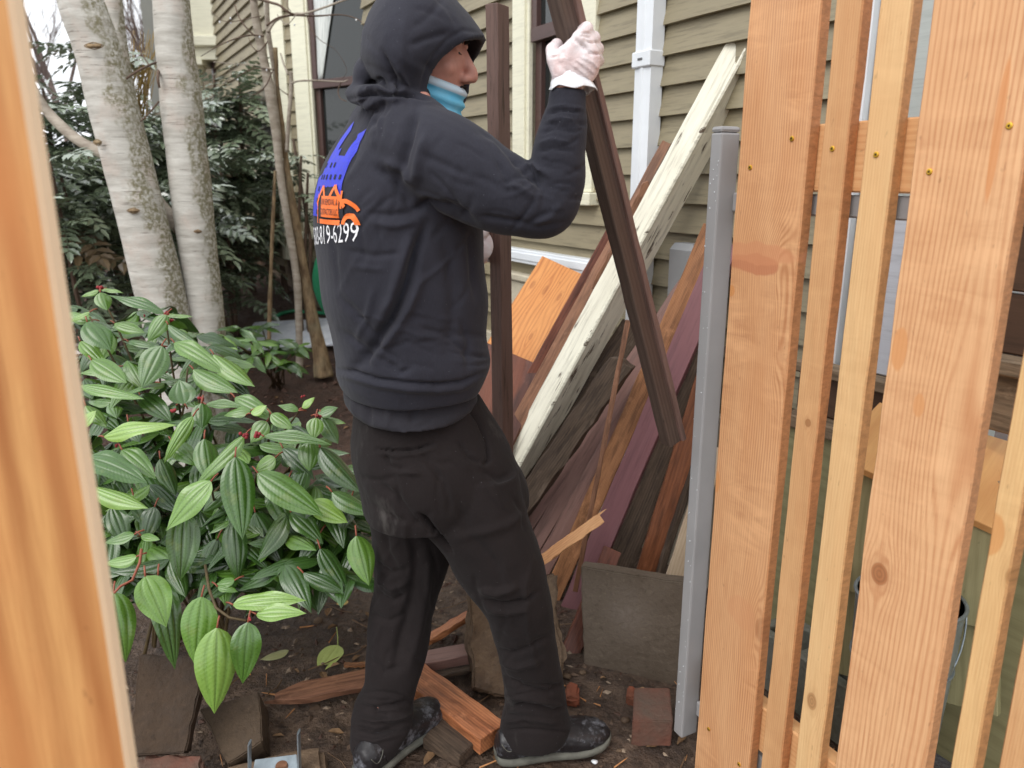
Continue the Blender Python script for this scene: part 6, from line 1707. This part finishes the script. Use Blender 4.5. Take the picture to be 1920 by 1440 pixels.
# inner foliage filling the bush
def filler(n, xr, yr, dzr, sc=1.0, sh=None):
    for _ in range(n):
        x, y = rs.uniform(*xr), rs.uniform(*yr)
        # keep inside the bush outline
        if not (lambda x, y: (x > 120) and y > 555 + max(0, x-330)*.62 - 0 and y < 1110 - max(0, x-470)*.1 - (0 if x > 200 else 0) and x < np.interp(y, [560, 700, 800, 950, 1110], [330, 440, 640, 690, 660]))(x, y): continue
        c = at(x, y, yd(y) + rs.uniform(*dzr)); a = rs.uniform(0, 6.28)
        for j in range(rs.choice((2, 3, 4))):
            aa = a + j*6.28/3.5 + rs.uniform(-.3, .3); L = rs.uniform(.10, .155)*sc
            d = Vector((math.cos(aa), math.sin(aa)*.8, rs.uniform(-1.0, .05))).normalized()
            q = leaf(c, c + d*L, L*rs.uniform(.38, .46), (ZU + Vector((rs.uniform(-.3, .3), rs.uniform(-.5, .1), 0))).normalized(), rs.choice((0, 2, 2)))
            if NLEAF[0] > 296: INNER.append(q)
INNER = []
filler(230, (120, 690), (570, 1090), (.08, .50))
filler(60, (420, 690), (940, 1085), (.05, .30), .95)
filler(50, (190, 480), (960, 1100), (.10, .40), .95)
# what goes past the single leaves is one mass of inner foliage
iv, if_, iu, im = [], [], [], []
for q in INNER:
    o0 = len(iv); Mq = q.matrix_basis; me = q.data
    iv += [tuple(Mq @ v.co) for v in me.vertices]; if_ += [tuple(i + o0 for i in p.vertices) for p in me.polygons]
    row = [None]*len(me.vertices)
    for lp_, d_uv in zip(me.loops, me.uv_layers[0].data): row[lp_.vertex_index] = tuple(d_uv.uv)
    iu += row; im += [1 if me.materials[0] == m_vib[2] else 0]*len(me.polygons)
    bpy.data.objects.remove(q)
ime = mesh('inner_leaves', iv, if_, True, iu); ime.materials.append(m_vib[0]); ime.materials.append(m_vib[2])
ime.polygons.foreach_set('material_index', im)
T(link('inner_leaves', ime, None, shrub), kind='stuff')
# small plant of the same kind farther back
NLEAF[0] = 0
sh2 = thing('broadleaf_shrub', gz(525, 720), 'small broad leaved evergreen plant in front of the white sheet', 'shrub')
def whorl(px, py, Y, n, L, parent, tone=0):
    c = at(px, py, Y); a = rs.uniform(0, 6)
    for j in range(n):
        aa = a + j*6.28/n + rs.uniform(-.4, .4); d = Vector((math.cos(aa), math.sin(aa), rs.uniform(-.9, .2))).normalized(); l = L*rs.uniform(.8, 1.15)
        leaf(c, c + d*l, l*rs.uniform(.30, .38), (ZU + Vector((0, -.5, 0))).normalized(), rs.choice((0, 2)), None, parent)
    return c
g2 = gz(520, 722)
for (x, y, Y) in ((490, 612, 3.9), (478, 640, 3.8), (520, 640, 3.9), (545, 655, 3.95), (505, 662, 3.8), (560, 650, 4.0), (525, 680, 3.8), (470, 668, 3.7), (548, 680, 3.85), (440, 640, 3.4), (450, 618, 3.5), (420, 630, 3.3)):
    c = whorl(x, y, Y, rs.choice((5, 6, 7)), .115, sh2)
    MB().tube([g2 + Vector((rs.uniform(-.05, .05), rs.uniform(-.05, .05), -.02)), g2.lerp(c, .5) + Vector((0, 0, .04)), c], [.005, .004, .003], 5).link('stem', m_gstalk, sh2, True)
# ------------------------------------------------------------------ fallen leaves
m_yleaf = plain('yellow_green_fallen_leaf', rgb(176, 190, 108), .45, .4, .12, 40, .2)
def fallen(label, base, tip, wpx, m, k=3, lift=.012):
    B, Tp = gz(*base) + ZU*lift, gz(*tip) + ZU*lift
    d = Tp-B; L = d.length; x = d.normalized(); z = (ZU + Vector((0, -.25, 0))); z = (z - x*z.dot(x)).normalized(); y = z.cross(x)
    me = LM[0][k].copy(); me.materials.clear(); me.materials.append(m)
    M = Matrix((x, y, z)).transposed().to_4x4(); M.translation = B
    w = wpx/ppm(B)
    o = link('fallen_leaf', me, None, None, M @ Matrix.Diagonal((L, w/.36, L*.5, 1)))
    return T(o, label, 'leaf')
fl = fallen('pale green fallen leaf on the mud beside the left leg', (634, 1216), (598, 1262), 44, m_yleaf)
MB().tube([gz(634, 1216)+ZU*.014, gz(634, 1204)+ZU*.016, gz(632, 1192)+ZU*.03], .0016, 5).link('leaf_stalk', m_yleaf, fl, True)
fallen('pale narrow fallen leaf left of the bigger green one', (542, 1226), (488, 1242), 20, plain('silvery_fallen_leaf', rgb(150, 150, 104), .4, .5, .15, 40, .2), 4)
fallen('small yellow fallen leaf by the left knee', (654, 1134), (630, 1138), 12, plain('yellow_fallen_leaf', rgb(190, 160, 90), .5, .4, .15, 40, .2), 0)
# ------------------------------------------------------------------ litter on the ground: bark chips, clods, twigs
lm = [MB(), MB(), MB(), MB()]
rl = random.Random(11)
for k in range(5200):
    far = k > 2600
    if far: x, y = rl.uniform(-3.4, .3), rl.uniform(2.4, 6.8)
    else: x, y = rl.uniform(-1.1, 1.3), rl.uniform(1.3, 3.0)
    p = Vector((x, y, ground_z(x, y))); a = rl.uniform(0, 6.28); s = rl.uniform(.006, .016)*(1.6 if far else 1)
    if rl.random() < .05: s *= 1.8
    u = Vector((math.cos(a), math.sin(a), rl.uniform(-.3, .5))).normalized(); w = Vector((-math.sin(a), math.cos(a), rl.uniform(-.3, .3)))
    mb = lm[0 if far else rl.choice((0, 1, 1, 2))]
    e = rl.uniform(.25, .8); h = Vector((0, 0, s*rl.uniform(.15, .6)))
    q = [p - u*s, p + w*s*e, p + u*s, p - w*s*e, p + h + u*s*.2]
    mb.add(q, [(0, 1, 4), (1, 2, 4), (2, 3, 4), (3, 0, 4)])
for k in range(90):
    x, y = rl.uniform(-1.0, 1.0), rl.uniform(1.35, 2.6); a = rl.uniform(0, 6.28); L = rl.uniform(.05, .22)
    d = Vector((math.cos(a), math.sin(a), 0)); P = []
    for i in range(5):
        q = Vector((x, y, 0)) + d*(L*i/4) + Vector((rl.uniform(-.006, .006), rl.uniform(-.006, .006), 0)); q.z = ground_z(q.x, q.y) + .004 + rl.uniform(0, .006); P.append(q)
    lm[3].tube(P, [rl.uniform(.0012, .003)]*5, 4)
dl = MB(); sp_ = MB()
for k in range(240):
    x, y = (rl.uniform(-2.6, .2), rl.uniform(2.4, 5.2)) if k % 2 else (rl.uniform(-.9, 1.1), rl.uniform(1.35, 2.6))
    p = Vector((x, y, ground_z(x, y) + .004)); a = rl.uniform(0, 6.28); s = rl.uniform(.010, .026)
    u = Vector((math.cos(a), math.sin(a), rl.uniform(-.2, .3))); w = Vector((-math.sin(a), math.cos(a), rl.uniform(-.2, .2))); h = Vector((0, 0, s*rl.uniform(.2, .6)))
    q = [p - u*s, p - u*s*.3 + w*s*.45 + h, p + u*s*.5 + w*s*.35 + h*.8, p + u*s + h*.3, p + u*s*.5 - w*s*.35 + h*.7, p - u*s*.3 - w*s*.45 + h*.9, p + h*.15]
    dl.add(q, [(0, 6, 1), (1, 6, 2), (2, 6, 3), (3, 6, 4), (4, 6, 5), (5, 6, 0)])
for k in range(60):
    x, y = rl.uniform(-.8, .9), rl.uniform(1.4, 2.2); a = rl.uniform(0, 6.28); L = rl.uniform(.02, .07); d = Vector((math.cos(a), math.sin(a), rl.uniform(-.1, .2)))
    p = Vector((x, y, ground_z(x, y) + .005)); sp_.tube([p, p + d*L*.6, p + d*L], [(.003, .0015), (.0025, .001), (.0008, .0004)], 4)
for nm, mb, col in (('leaf_litter', dl, rgb(128, 100, 72)), ('wood_splinters', sp_, rgb(196, 140, 92)), ('bark_chips', lm[0], rgb(78, 56, 46)), ('mud_clods', lm[1], rgb(92, 74, 60)), ('grit', lm[2], rgb(140, 122, 104)), ('dead_twigs', lm[3], rgb(112, 88, 66))):
    o = mb.link(nm, plain(nm + '_matter', col, .7, .35, .35, 60, .3)); T(o, kind='stuff')
# broken paint flakes and small stones one can pick out
for k, (x, y, r, c_) in enumerate(((1108, 1385, 6, 0), (1115, 1430, 7, 0), (1062, 1270, 9, 1), (1092, 1263, 8, 1), (1172, 1352, 9, 1), (1000, 1424, 8, 1), (862, 1362, 7, 1), (598, 1166, 10, 1), (1160, 1408, 6, 1), (905, 1335, 8, 1))):
    c = gz(x, y); s = r/ppm(c)
    me = MB().ell(c + ZU*s*.3, (s, s*.8, s*.55), n=10, m=7).me('pebble', True)
    cc_ = coords(me); setco(me, cc_ + np.array([tuple(mnoise.noise_vector(Vector(q)*60)*s*.3) for q in cc_]))
    T(link('pebble' if c_ else 'paint_flake', me, m_white if not c_ else m_conc2), ('pebble' if c_ else 'white paint flake') + ' on the mud ' + ('near the right shoe sole', 'at the bottom edge below the right shoe', 'left of the brick fragments', 'under the paver corner', 'left of the whole brick', 'by the right shoe heel', 'beside the flat offcut', 'under the shrub leaves', 'below the whole brick', 'beside the orange ribbed board')[k], 'stone' if c_ else 'paint flake')
